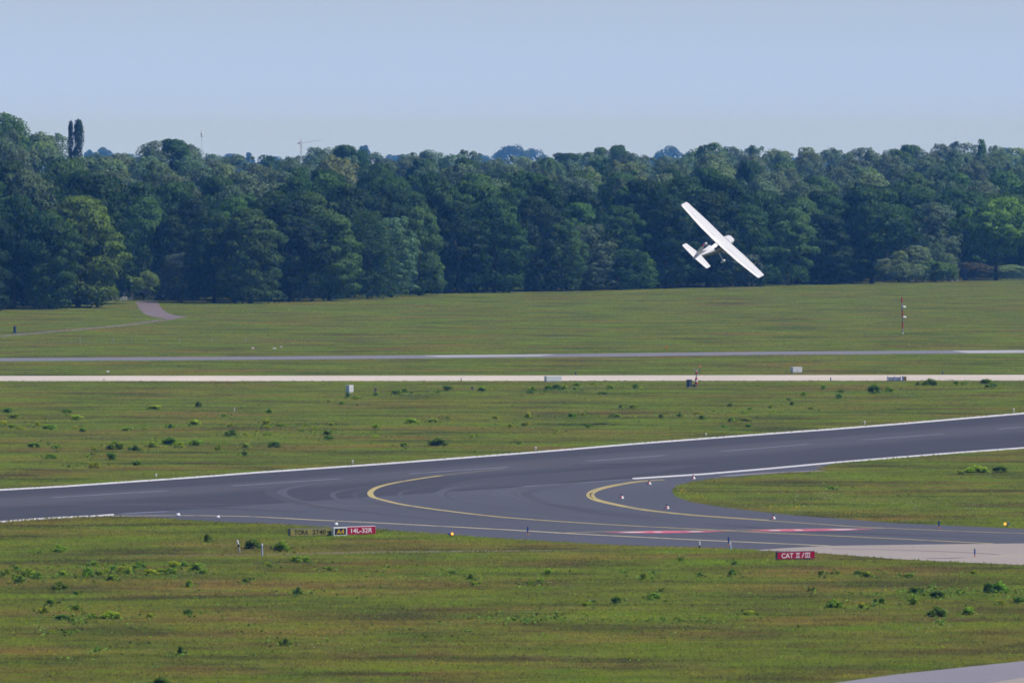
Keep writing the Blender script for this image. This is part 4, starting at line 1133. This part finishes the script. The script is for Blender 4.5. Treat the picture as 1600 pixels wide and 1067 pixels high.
# ------------------------------------------------------------------ boxes, drum, trestle
def cabinet(name, label, pts_l, wpx, hpx, dep, yaw, m, cat, lid=True, extra=None):
    g = G(*pts_l); m_ = g.y / F
    o = thing(name, label, cat, g, yaw)
    W_, H_ = wpx * m_, hpx * m_
    bm = BM(); box(bm, (0, 0, .05), (W_ * .96, dep * .96, .1)); obj('plinth', bm, M_CONCB, o)
    bm = BM(); box(bm, (0, 0, .1 + (H_ - .16) / 2), (W_, dep, H_ - .16), .015); b_ = obj('body', bm, m, o)
    bm = BM(); box(bm, (0, 0, H_ - .03), (W_ * 1.03, dep * 1.03, .06), .012); obj('lid', bm, m, o)
    if extra: extra(o, W_, H_, dep)
    return o
def doors(o, W_, H_, dep):
    for s in (-1, 1):
        bm = BM(); box(bm, (s * W_ * .24, -dep / 2 - .006, H_ * .52), (W_ * .45, .012, H_ * .74), .004); d = obj('door', bm, M_WHITE, o)
        bm = BM(); box(bm, (s * W_ * .05, -dep / 2 - .02, H_ * .52), (.02, .02, .12), .004); obj('handle', bm, M_DGREY, d)
cabinet('utility_cabinet', 'upright white cabinet with a shaded left side on the grass', (546.3, 613.4), 8.6, 12.0, .62, math.radians(40), M_WHITE, 'cabinet', extra=doors)
cabinet('equipment_box', 'square white box just behind the pale road', (1244.3, 582.6), 15.5, 9.2, .8, math.radians(18), M_WHITE, 'box', extra=doors)
def ribs(o, W_, H_, dep):
    for k in range(4):
        bm = BM(); box(bm, (-W_ / 2 + W_ * (k + .5) / 4, -dep / 2 - .006, H_ * .5), (W_ * .235, .012, H_ * .72), .004); obj('panel', bm, paint('white_steel_panel', (.76, .78, .80), .5, .4, .05), o)
cabinet('long_box', 'long low white box in front of the pale road', (864.0, 596.4), 25.5, 9.0, .7, math.radians(20), paint('off_white_steel', (.78, .79, .80), .5), 'box', extra=ribs)
g = G(1077, 605.4); m_ = g.y / F
o = thing('steel_drum', 'dark blue grey ribbed drum left of the wind sensor', 'drum', g)
R = 4.4 * m_; hh = 11.6 * m_
bm = BM(); prof = [(R * .98, 0)]
for k in range(8):
    z = hh * (k + .5) / 8; prof += [(R * .97, z - hh * .03), (R * 1.02, z), (R * .97, z + hh * .03)]
lathe(bm, prof + [(R * .98, hh)], 20); obj('body', bm, paint('blue_grey_drum', lin(70, 84, 110), .6, .3, .2), o)
bm = BM(); lathe(bm, [(R * 1.04, hh - .02), (R * 1.04, hh + .05), (R * .9, hh + .06)], 20); obj('lid', bm, M_DARKBLUE, o)
bm = BM(); lathe(bm, [(R * 1.08, -.02), (R * 1.08, .06), (R * 1.0, .07)], 20); obj('base', bm, paint('pinkish_base', (.4, .33, .36), .8), o)
g = G(1084.3, 605); m_ = g.y / F
o = thing('junction_box', 'small dark box at the foot of the wind sensor', 'box', g)
bm = BM(); box(bm, (0, 0, 2.6 * m_), (3.4 * m_, 2.4 * m_, 4.2 * m_), .02); obj('body', bm, M_DARKBLUE, o)
bm = BM(); box(bm, (0, 0, .3 * m_), (2.4 * m_, 1.8 * m_, .8 * m_)); obj('foot', bm, M_DGREY, o)
# wind sensor: striped column with a forked head
g = G(1088, 605.5); m_ = g.y / F
o = thing('wind_sensor', 'red and white sensor pole with forked head beside the pale road', 'sensor', g)
def seg(o, z0, z1, r0, mat, nm='column', r1=None, x0=0, x1=0):
    bm = BM(); tube(bm, (x0 * m_, 0, z0 * m_), (x1 * m_, 0, z1 * m_), r0 * m_, (r1 or r0) * m_, 14); return obj(nm, bm, mat, o)
seg(o, 0, 1.2, 1.1, M_RED, 'base_band'); seg(o, 1.2, 5.2, 1.0, M_GREY, 'pedestal'); seg(o, 5.2, 8.6, 2.4, M_RED, 'lower_band'); seg(o, 8.6, 12.2, 2.3, M_WHITE, 'white_band'); seg(o, 12.2, 15.6, 2.2, M_RED, 'upper_band', 1.5); seg(o, 15.6, 21.4, .9, M_GREY, 'neck'); seg(o, 21.4, 25.2, 1.6, M_RED, 'head_band'); seg(o, 25.2, 27, 1.3, M_WHITE, 'head')
for s, nm in ((-1, 'fork_arm'), (1, 'fork_arm')):
    bm = BM(); tube(bm, (s * 1.0 * m_, 0, 26.2 * m_), (s * 4.6 * m_, 0, 29.8 * m_), .55 * m_, .5 * m_, 8); tube(bm, (s * 4.6 * m_, 0, 29.8 * m_), (s * 1.4 * m_, 0, 30.3 * m_), .45 * m_, .35 * m_, 8); obj(nm, bm, M_GREY, o)
bm = BM(); tube(bm, (0.6 * m_, .3, 22.6 * m_), (5.3 * m_, .3, 23 * m_), .35 * m_, .35 * m_, 6); tube(bm, (5.3 * m_, .3, 23 * m_), (5.9 * m_, .3, 31.3 * m_), .4 * m_, .35 * m_, 6); obj('lamp_bracket', bm, M_DGREY, o)
bm = BM(); lathe(bm, [(.8 * m_, 0), (1.5 * m_, .9 * m_), (1.5 * m_, 2.0 * m_), (.7 * m_, 2.9 * m_)], 12, (5.9 * m_, .3, 31.2 * m_)); obj('obstacle_lamp', bm, paint('salmon_lamp_glass', lin(240, 130, 110), .3), o)
# trestle and marker board on the pale road
g = G(1397, 595.6); m_ = g.y / F
o = thing('trestle', 'low white and blue trestle barrier standing on the pale road', 'barrier', g)
for x_ in (-10.2, 0.6, 10.2):
    bm = BM(); tube(bm, (x_ * m_, -.35, 0), (x_ * m_, 0, 7.8 * m_), .8 * m_, .7 * m_, 8); tube(bm, (x_ * m_, .35, 0), (x_ * m_, 0, 7.8 * m_), .8 * m_, .7 * m_, 8); obj('leg', bm, paint('blue_grey_leg', lin(120, 130, 170), .5), o)
for z_ in (1.7, 5.6):
    bm = BM(); box(bm, (0, 0, z_ * m_), (21 * m_, .06, 1.5 * m_), .01); obj('rail', bm, paint('steel_blue_rail', lin(100, 120, 165), .5), o)
for z_ in (3.6,):
    bm = BM(); box(bm, (0, .03, z_ * m_), (20 * m_, .04, 2.0 * m_), .01); obj('board', bm, M_WHITE, o)
g = G(1413, 595.6); m_ = g.y / F
o = thing('marker_cabinet', 'small grey box with a yellow brown front right of the trestle', 'box', g)
bm = BM(); box(bm, (-2.2 * m_, 0, 4 * m_), (2.9 * m_, .3, 8 * m_), .02); obj('side_panel', bm, paint('blue_grey_panel', lin(140, 155, 185), .5), o)
bm = BM(); box(bm, (1.4 * m_, 0.0, 4.3 * m_), (4.0 * m_, .3, 6.4 * m_), .02); obj('front_panel', bm, paint('ochre_panel', lin(160, 125, 15), .5), o)
bm = BM(); box(bm, (1.4 * m_, 0.0, .55 * m_), (4.0 * m_, .28, 1.0 * m_), .01); obj('sill', bm, M_WHITE, o)
# striped mast with two dishes
g = G(1410.6, 521.8); m_ = g.y / F
o = thing('antenna_mast', 'tall red and white striped mast with two white domes on the far grass', 'mast', g)
zs = [0, 2, 8.5, 18.5, 26.5, 38, 48.5, 57.5]
for k, (mat, nm) in enumerate(((M_WHITE, 'foot'), (M_GREY, 'grey_section'), (M_RED, 'red_section'), (M_GREY, 'grey_section'), (M_RED, 'red_section'), (M_GREY, 'grey_section'), (M_RED, 'red_section'))):
    seg(o, zs[k], zs[k + 1], 1.05 if k else 1.5, mat, nm, None, -zs[k] * .03, -zs[k + 1] * .03)
for z_ in (26.0, 42.0):
    bm = BM(); cx_ = 3.3 * m_ - z_ * .03 * m_
    lathe(bm, [(2.8 * m_, -.9 * m_), (3.1 * m_, -.2 * m_), (2.5 * m_, 1.1 * m_), (1.2 * m_, 1.9 * m_), (.2 * m_, 2.1 * m_)], 16, (cx_, 0, z_ * m_)); box(bm, (cx_ * .4, 0, z_ * m_), (2.4 * m_, .12, .12)); obj('dome', bm, M_WHITE, o, smooth=False)
# small things in the far grass
for px, py, c, lb, nm in ((1041, 545, lin(225, 150, 60), 'small orange marker block in the far grass above the far road', 'orange_marker'),):
    g = G(px, py); m_ = g.y / F
    o = thing(nm, lb, 'marker', g)
    bm = BM(); box(bm, (0, 0, 2.2 * m_), (3.4 * m_, .25, 3.4 * m_), .03); obj('plate', bm, paint('orange_plate', c, .5), o)
    bm = BM(); tube(bm, (0, 0, 0), (0, 0, 1 * m_), .4 * m_, .4 * m_, 6); obj('stem', bm, M_DGREY, o)
for px, py, wp, hp, c, lb in ((395, 545.5, 4, 2.6, lin(220, 190, 195), 'pinkish white slab lying in the far grass, leftmost of three'), (429, 545.3, 5.5, 1.8, lin(200, 215, 215), 'low whitish slab lying in the far grass, middle of three'), (439, 543.8, 3.6, 2.8, lin(215, 200, 200), 'white block with a dark underside, rightmost of three slabs'), (168.5, 582.3, 5.2, 2.8, lin(225, 230, 225), 'white slab lying in the grass just above the pale road'),
                          (1487, 439.6, 3, 2.2, lin(225, 225, 235), 'white stone at the wood edge left of the dark gate, the farther'), (1495.5, 439.6, 3.4, 2.6, lin(240, 235, 235), 'bright white stone at the wood edge nearest the dark gate'), (500 + 402, 826.2, 0.01, 0.01, None, '')):
    if c is None: continue
    g = G(px, py); m_ = g.y / F
    bm = BM(); box(bm, (0, 0, hp * m_ / 2), (wp * m_, .5, hp * m_), .08, Matrix.Rotation(.1, 3, 'Y'))
    for v in bm.verts: v.co += Vector((random.uniform(-.03, .03), random.uniform(-.03, .03), random.uniform(-.02, .02)))
    tag(obj('pale_slab', bm, paint('pale_stone', c, .8, .2, .15), None, g), lb, 'slab', 'pale slabs and stones lying in the grass')
g = G(23, 520.5); m_ = g.y / F
o = thing('dark_post', 'dark blue squat post beside the thin footpath at far left', 'post', g)
bm = BM(); lathe(bm, [(2.5 * m_, 0), (2.5 * m_, 3.2 * m_), (2.2 * m_, 3.4 * m_)], 12); obj('base', bm, paint('blue_base', lin(40, 80, 125), .6), o)
bm = BM(); lathe(bm, [(2.0 * m_, 3.4 * m_), (2.3 * m_, 7 * m_), (2.2 * m_, 10 * m_), (1.4 * m_, 11.6 * m_)], 12); obj('body', bm, M_DARKBLUE, o)

# ------------------------------------------------------------------ the gate at the gravel track
def local(px, py, Yv): return At(px, py, Yv)
Yg = G(220, 471).y + 4
def gx(px): return (px - CX) / F * Yg
mg = Yg / F
zt = lambda py: At(220, py, Yg).z
o = thing('mesh_fence', 'grey mesh fence panel left of the gravel track', 'fence', (gx(168), Yg, 0))
for k in range(5):
    bm = BM(); tube(bm, (k * 9.6 * mg, 0, 0), (k * 9.6 * mg, 0, zt(451)), .06, .05, 6); obj('post', bm, M_GREY, o)
bm = BM()
for k in range(40): tube(bm, (k * .98 * mg, 0, .1), (k * .98 * mg, 0, zt(452)), .012, .012, 4, False)
for k in range(9): box(bm, (19.2 * mg, .02, .12 + k * (zt(452) - .15) / 8), (38.4 * mg, .02, .02))
obj('mesh_panel', bm, M_GREY, o)
bm = BM(); box(bm, (0, 0, .55), (33 * mg, .6, .7), .05); box(bm, (-10 * mg, 0, .35), (22 * mg, .5, .5), .05)
o = obj('concrete_block', bm, M_CONCB, None, (gx(184), Yg - 5, 0)); tag(o, 'pale concrete block lying in front of the mesh fence', 'block')
o = thing('barrier_gate', 'dark horizontal barrier across the gravel track', 'gate', (gx(208), Yg + 2, 0))
for x_ in (0, 31):
    bm = BM(); box(bm, (x_ * mg, 0, zt(454) / 2), (1.3 * mg, .16, zt(454)), .02); obj('post', bm, M_DGREY, o)
bm = BM(); box(bm, (15.5 * mg, 0, zt(456.5)), (30 * mg, .12, 2.4 * mg), .02); obj('boom', bm, M_DARKBLUE, o)
# blue car behind the barrier
o = thing('parked_car', 'blue car in deep shade behind the barrier by the wood', 'car', (gx(245), Yg + 8, 0), math.radians(8))
bm = BM()
secs = [(-2.0, .45, .85), (-1.95, .35, .95), (-.9, .32, 1.0), (.9, .32, 1.0), (1.95, .35, .92), (2.05, .45, .8)]
rings = []
for y_, z0_, z1_ in secs:
    rings.append([bm.verts.new(p) for p in ((-.85, y_, z0_), (.85, y_, z0_), (.88, y_, (z0_ + z1_) / 2), (.80, y_, z1_), (-.80, y_, z1_), (-.88, y_, (z0_ + z1_) / 2))])
for A, B in zip(rings, rings[1:]):
    for i in range(6): bm.faces.new((A[i], A[(i + 1) % 6], B[(i + 1) % 6], B[i]))
bm.faces.new(rings[0][::-1]); bm.faces.new(rings[-1])
obj('body', bm, paint('blue_car_paint', lin(30, 80, 160), .3, .5), o)
bm = BM()
v = [bm.verts.new(p) for p in ((-.78, -1.1, .99), (.78, -1.1, .99), (.78, 1.3, .99), (-.78, 1.3, .99), (-.62, -.5, 1.48), (.62, -.5, 1.48), (.62, .9, 1.48), (-.62, .9, 1.48))]
for q in ((0, 1, 5, 4), (1, 2, 6, 5), (2, 3, 7, 6), (3, 0, 4, 7), (4, 5, 6, 7)): bm.faces.new([v[i] for i in q])
obj('cabin', bm, M_GLASS, o)
bm = BM(); box(bm, (0, .2, 1.5), (1.26, 1.42, .05), .02); obj('roof', bm, paint('blue_car_roof', lin(30, 80, 160), .3, .5), o)
for sx_ in (-1, 1):
    for y_ in (-1.25, 1.3):
        bm = BM(); tube(bm, (sx_ * .72, y_, .32), (sx_ * .90, y_, .32), .32, .31, 16); wh = obj('wheel', bm, M_TIRE, o)
        bm = BM(); tube(bm, (sx_ * .88, y_, .32), (sx_ * .915, y_, .32), .19, .18, 12); obj('rim', bm, M_GREY, wh)
    bm = BM(); box(bm, (sx_ * .6, -2.0, .78), (.36, .08, .16), .03); obj('headlight', bm, M_WHITE, o)
# green bar fence and open gate leaf at the right
Yf = G(1540, 438.5).y + 4
fx = lambda px: (px - CX) / F * Yf
mf = Yf / F
o = thing('bar_fence', 'green steel bar fence under the trees at far right', 'fence', (fx(1512), Yf, 0))
n_ = 12
for k in range(n_):
    bm = BM(); tube(bm, (k * 10.4 * mf, 0, 0), (k * 10.4 * mf, 0, 13.2 * mf), .07, .07, 6); obj('post', bm, M_GREENBAR, o)
bm = BM()
for k in range(n_ * 11 - 10): tube(bm, (k * .945 * mf, 0, .15), (k * .945 * mf, 0, 12.8 * mf), .022, .022, 4, False)
for z_ in (.25, 6.5 * mf, 12.6 * mf): box(bm, ((n_ - 1) * 5.2 * mf, .02, z_), ((n_ - 1) * 10.4 * mf, .05, .06))
obj('bars', bm, M_GREENBAR, o)
o = thing('gate_leaf', 'dark solid gate leaf standing open at the end of the bar fence', 'gate', (fx(1504.5), Yf - 1, 0), math.radians(55))
bm = BM(); box(bm, (.75, 0, 8.6 * mf), (1.5, .08, 16.6 * mf), .02); obj('panel', bm, M_DARKBLUE, o)
for x_ in (0, 1.5):
    bm = BM(); box(bm, (x_, 0, 9 * mf), (.12, .14, 18 * mf), .02); obj('post', bm, M_DARKBLUE, o)

# ------------------------------------------------------------------ radio mast and tower crane on the skyline
M_MAST = paint('haze_paled_mast_steel', (.82, .84, .90), .6, .3)  # steel lightened so the distance haze sits in its colour
Ym = 7600.0; s_ = Ym / F
o = thing('radio_mast', 'faint thin radio mast with a thicker head on the skyline', 'mast', ((315.5 - CX) * s_, Ym, 9))
zz = lambda py: At(315, py, Ym).z - 9
bm = BM(); tube(bm, (0, 0, 0), (0, 0, zz(214)), .30, .26, 8); obj('shaft', bm, M_MAST, o)
bm = BM(); lathe(bm, [(.4, zz(215)), (1.05, zz(213)), (1.1, zz(207.5)), (.5, zz(206.5)), (.25, zz(203))], 12); obj('head', bm, M_MAST, o)
Yc = 3600.0; s_ = Yc / F
o = thing('tower_crane', 'pale tower crane with a long slanting jib above the wood', 'crane', ((470.5 - CX) * s_, Yc, 9))
zz = lambda py: At(470, py, Yc).z - 9
M_CRANE = paint('haze_paled_crane_steel', (.66, .67, .72), .6, .3)  # base colour paled to add haze over the crane
bm = BM()
for sx_ in (-.35, .35):
    for sy_ in (-.35, .35): tube(bm, (sx_, sy_, 0), (sx_, sy_, zz(221)), .10, .10, 5)
for k in range(24):
    z_ = zz(221) * k / 24; dz = zz(221) / 24
    tube(bm, (-.35, -.35, z_), (.35, -.35, z_ + dz), .05, .05, 4); tube(bm, (.35, .35, z_), (-.35, .35, z_ + dz), .05, .05, 4)
obj('tower', bm, M_CRANE, o)
bm = BM(); e0 = Vector((.6, 0, zz(224.5))); e1 = Vector((37 * s_, 4, zz(218.2)))
for dz in (0, .5):
    tube(bm, e0 + Vector((0, -.3, dz)), e1 + Vector((0, -.3, 0)), .09, .07, 5)
    tube(bm, e0 + Vector((0, .3, dz)), e1 + Vector((0, .3, 0)), .09, .07, 5)
for k in range(22): tube(bm, e0.lerp(e1, k / 22), e0.lerp(e1, (k + 1) / 22) + Vector((0, 0, .5 * (1 - k / 22))), .05, .05, 4)
obj('jib', bm, M_CRANE, o)
bm = BM(); tube(bm, (0, 0, zz(222)), (-.6, 0, zz(216.5)), .16, .08, 6); obj('peak', bm, paint('reddish_crane_peak', (.42, .22, .22), .6), o)
bm = BM(); box(bm, (-.9, 0, zz(224)), (1.4, .9, .9), .05); obj('counterweight', bm, M_CRANE, o)

# ------------------------------------------------------------------ the light aircraft, banking
D_AC = 774.0
pc = At(1128.6, 376.6, D_AC)
def camvec(v): return Vector((v[0], -v[2], v[1]))          # camera axes -> place axes (pitch is about one degree)
eR, eF, eU = camvec((.705, -.668, .24)), camvec((.515, .252, -.82)), None
eR.normalize(); eF = (eF - eR * eF.dot(eR)).normalized(); eU = eR.cross(eF)
ac = thing('light_aircraft', 'white high-wing propeller aeroplane banking steeply in front of the wood', 'aircraft')
ac.matrix_world = Matrix(((eR.x, eF.x, eU.x, pc.x), (eR.y, eF.y, eU.y, pc.y), (eR.z, eF.z, eU.z, pc.z), (0, 0, 0, 1)))
SEC = [(2.42, .36, -1.00, -.36), (2.2, .47, -1.10, -.30), (1.6, .53, -1.20, -.24), (1.22, .55, -1.26, -.20), (.70, .56, -1.30, .06), (-.1, .56, -1.30, .08), (-.92, .54, -1.24, .06), (-1.5, .47, -1.18, -.20), (-2.4, .38, -1.06, -.25), (-3.5, .27, -.92, -.28), (-4.6, .15, -.74, -.30), (-5.35, .06, -.58, -.32)]
SA = np.array(SEC)
def fus(y, a, off=0.0):
    hw = np.interp(-y, -SA[:, 0], SA[:, 1]); zb = np.interp(-y, -SA[:, 0], SA[:, 2]); zt_ = np.interp(-y, -SA[:, 0], SA[:, 3])
    ca, sa = math.cos(a), math.sin(a)
    e = .50
    return Vector((math.copysign(abs(sa) ** e, sa) * (hw + off), y, (zb + zt_) / 2 + math.copysign(abs(ca) ** e, ca) * ((zt_ - zb) / 2 + off)))
bm = BM(); rings = []
for y_ in [s[0] for s in SEC]:
    rings.append([bm.verts.new(fus(y_, 2 * math.pi * i / 24)) for i in range(24)])
for A, B in zip(rings, rings[1:]):
    for i in range(24): bm.faces.new((A[i], A[(i + 1) % 24], B[(i + 1) % 24], B[i]))
bm.faces.new(rings[0]); bm.faces.new(rings[-1][::-1])
obj('fuselage', bm, M_PLANE, ac, smooth=True)
def pane(nm, y0, y1, a0, a1):
    bm = BM(); n, k = 5, 4
    gd = [[bm.verts.new(fus(y0 + (y1 - y0) * i / k, a0 + (a1 - a0) * j / n, .014)) for j in range(n + 1)] for i in range(k + 1)]
    for i in range(k):
        for j in range(n): bm.faces.new((gd[i][j], gd[i][j + 1], gd[i + 1][j + 1], gd[i + 1][j]))
    obj(nm, bm, M_GLASS, ac)
D2 = math.radians
pane('rear_window', -1.0, -1.78, D2(8), D2(60)); pane('rear_window', -1.0, -1.78, D2(-60), D2(-8))
for s in (1, -1):
    pane('side_window', -.92, -.25, s * D2(52), s * D2(80)); pane('side_window', -.15, .62, s * D2(52), s * D2(82))
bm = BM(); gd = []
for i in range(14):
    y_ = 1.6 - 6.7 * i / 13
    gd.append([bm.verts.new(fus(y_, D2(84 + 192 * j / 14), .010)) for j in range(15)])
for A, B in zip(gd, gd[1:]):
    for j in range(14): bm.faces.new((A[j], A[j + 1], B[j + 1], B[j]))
obj('belly_shade_trim', bm, paint('grey_shaded_belly_trim', (.16, .155, .17), .4, .4, .05), ac)  # grey trim that also carries the shade on the lower fuselage side
pane('windshield', .78, 1.2, D2(-52), D2(52))
# wing with an aerofoil section
def aero(chord, th, n=9):
    up, dn = [], []
    for i in range(n + 1):
        x_ = (1 - math.cos(math.pi * i / n)) / 2
        t = th * 5 * (.2969 * math.sqrt(x_) - .126 * x_ - .3516 * x_ ** 2 + .2843 * x_ ** 3 - .1015 * x_ ** 4)
        c_ = .04 * (1 - (2 * x_ - .9) ** 2) * .5
        up.append((x_ * chord, (c_ + t) * chord)); dn.append((x_ * chord, (c_ - t * .75) * chord))
    return up + dn[-2:0:-1]
def lift(bm, st, ax):
    R_ = []
    for (s, le, ch, z, th) in st:
        R_.append([bm.verts.new((s, le - a, z + b) if ax == 'x' else (b, le - a, s)) for a, b in aero(ch, th)])
    m_ = len(R_[0])
    for A, B in zip(R_, R_[1:]):
        for i in range(m_): bm.faces.new((A[i], A[(i + 1) % m_], B[(i + 1) % m_], B[i]))
    bm.faces.new(R_[0][::-1]); bm.faces.new(R_[-1])
WST = [(0, .64, 1.74, .05, .12), (2.55, .64, 1.74, .12, .12), (5.15, .48, 1.28, .19, .11), (5.42, .44, 1.18, .20, .09), (5.50, .36, 1.0, .20, .05)]
bm = BM(); lift(bm, [(-s, a, b, c, d) for s, a, b, c, d in WST[:0:-1]] + WST, 'x'); wing = obj('wing', bm, M_PLANE, ac)
M_WL = paint('landing_light_red', (.5, .02, .03), .4)
for s, mm in ((1, paint('green_tip_lamp', (.02, .3, .1), .3)), (-1, M_WL)):
    bm = BM(); box(bm, (s * 5.5, .05, .21), (.07, .2, .06), .02); obj('tip_lamp', bm, mm, wing)
M_SEAM = paint('control_surface_gap', (.45, .46, .5), .6)
for s in (1, -1):   # hinge lines of flap and aileron stand a hair proud
    bm = BM(); tube(bm, (s * .75, -.62, .165), (s * 2.5, -.62, .225), .010, .010, 6); obj('flap_hinge', bm, M_SEAM, wing)
    bm = BM(); tube(bm, (s * 2.65, -.62, .225), (s * 5.0, -.46, .265), .010, .010, 6); obj('aileron_hinge', bm, M_SEAM, wing)
bm = BM(); lift(bm, [(-1.74, -4.62, .70, -.30, .06), (-1.66, -4.52, .84, -.30, .09), (0, -4.22, 1.30, -.30, .09), (1.66, -4.52, .84, -.30, .09), (1.74, -4.62, .70, -.30, .06)], 'x'); obj('tailplane', bm, M_PLANE, ac)
bm = BM(); lift(bm, [(-.35, -3.75, 1.35, 0, .08), (.25, -4.25, 1.05, 0, .08), (1.15, -4.85, .72, 0, .08), (1.22, -4.95, .6, 0, .05)], 'z'); fin = obj('fin', bm, paint('shade_greyed_fin', (.55, .56, .6), .35, .5, .03), ac)  # fin greyer than the airframe: its shade is put into the paint
bm = BM(); lift(bm, [(-.30, -5.12, .42, 0, .10), (1.12, -5.58, .30, 0, .10)], 'z'); obj('rudder', bm, paint('grey_rudder', (.38, .39, .44), .4), fin)
bm = BM(); lathe(bm, [(.07, 1.2), (.09, 1.27), (.05, 1.36)], 10, (0, -5.15, 0)); obj('beacon', bm, paint('red_beacon', (.7, .03, .05), .3), fin)
bm = BM()
v = [bm.verts.new(p) for p in ((-.03, -2.7, -.25), (.03, -2.7, -.25), (.04, -4.3, -.27), (-.04, -4.3, -.27), (-.02, -4.3, .22), (.02, -4.3, .22))]
for q in ((0, 3, 4), (1, 5, 2), (0, 4, 5, 1), (2, 5, 4, 3)): bm.faces.new([v[i] for i in q])
obj('dorsal_fin', bm, M_PLANE, ac)
for s in (1, -1):
    bm = BM(); tube(bm, (s * .54, .25, -1.1), (s * 2.65, .1, .06), .055, .045, 8); obj('wing_strut', bm, M_PLANE, ac)
    bm = BM(); tube(bm, (s * .42, -.12, -1.2), (s * 1.22, .02, -1.66), .06, .045, 8); gl = obj('gear_leg', bm, M_PLANE, ac)
    bm = BM(); bmesh.ops.create_uvsphere(bm, u_segments=14, v_segments=8, radius=1); bmesh.ops.scale(bm, vec=(.13, .42, .19), verts=bm.verts[:]); bmesh.ops.translate(bm, vec=(s * 1.28, .05, -1.72), verts=bm.verts[:]); obj('wheel_fairing', bm, M_PLANE, gl, smooth=True)
    bm = BM(); tube(bm, (s * 1.2, .08, -1.80), (s * 1.36, .08, -1.80), .19, .19, 14); obj('wheel', bm, M_TIRE, gl)
bm = BM(); tube(bm, (0, 1.9, -1.1), (0, 2.0, -1.6), .05, .045, 8); gl = obj('nose_leg', bm, M_GREY, ac)
bm = BM(); bmesh.ops.create_uvsphere(bm, u_segments=12, v_segments=8, radius=1); bmesh.ops.scale(bm, vec=(.11, .34, .17), verts=bm.verts[:]); bmesh.ops.translate(bm, vec=(0, 2.02, -1.66), verts=bm.verts[:]); obj('wheel_fairing', bm, M_PLANE, gl, smooth=True)
bm = BM(); tube(bm, (-.06, 2.05, -1.74), (.06, 2.05, -1.74), .17, .17, 14); obj('wheel', bm, M_TIRE, gl)
bm = BM(); q_ = []
for r_, y_ in ((.17, 2.42), (.16, 2.55), (.09, 2.68), (.02, 2.74)): q_.append([bm.verts.new((r_ * math.cos(2 * math.pi * i / 12), y_, -.66 + r_ * math.sin(2 * math.pi * i / 12))) for i in range(12)])
for A, B in zip(q_, q_[1:]):
    for i in range(12): bm.faces.new((A[i], A[(i + 1) % 12], B[(i + 1) % 12], B[i]))
bm.faces.new(q_[0]); bm.faces.new(q_[-1]); pr = obj('propeller', bm, M_WHITE, ac)
for s in (1, -1):
    bm = BM(); box(bm, (s * .5 * math.cos(.5), 2.5, -.66 + s * .5 * math.sin(.5)), (.85, .025, .12), .008, Matrix.Rotation(0, 3, 'Y'))
    bmesh.ops.rotate(bm, cent=(s * .5 * math.cos(.5), 2.5, -.66 + s * .5 * math.sin(.5)), matrix=Matrix.Rotation(-.5, 3, 'Y'), verts=bm.verts[:]); obj('blade', bm, M_DGREY, pr)

# ------------------------------------------------------------------ the air between here and the wood
bm = BM(); box(bm, (0, 4880, 34), (3000, 10000, 70))
hz = bpy.data.materials.new('blue_air'); hz.use_nodes = True
t_ = hz.node_tree
t_.nodes.remove(t_.nodes['Principled BSDF'])
pv = t_.nodes.new('ShaderNodeVolumePrincipled')
pv.inputs['Color'].default_value = (0.13, 0.42, 1.0, 1)
pv.inputs['Absorption Color'].default_value = (1, 1, 1, 1)
pv.inputs['Density'].default_value = 1.05e-4
pv.inputs['Anisotropy'].default_value = 0.0
t_.links.new(pv.outputs[0], t_.nodes['Material Output'].inputs['Volume'])
tag(obj('haze', bm, hz), 'thin blue summer haze over the airfield', None, None, 'stuff')
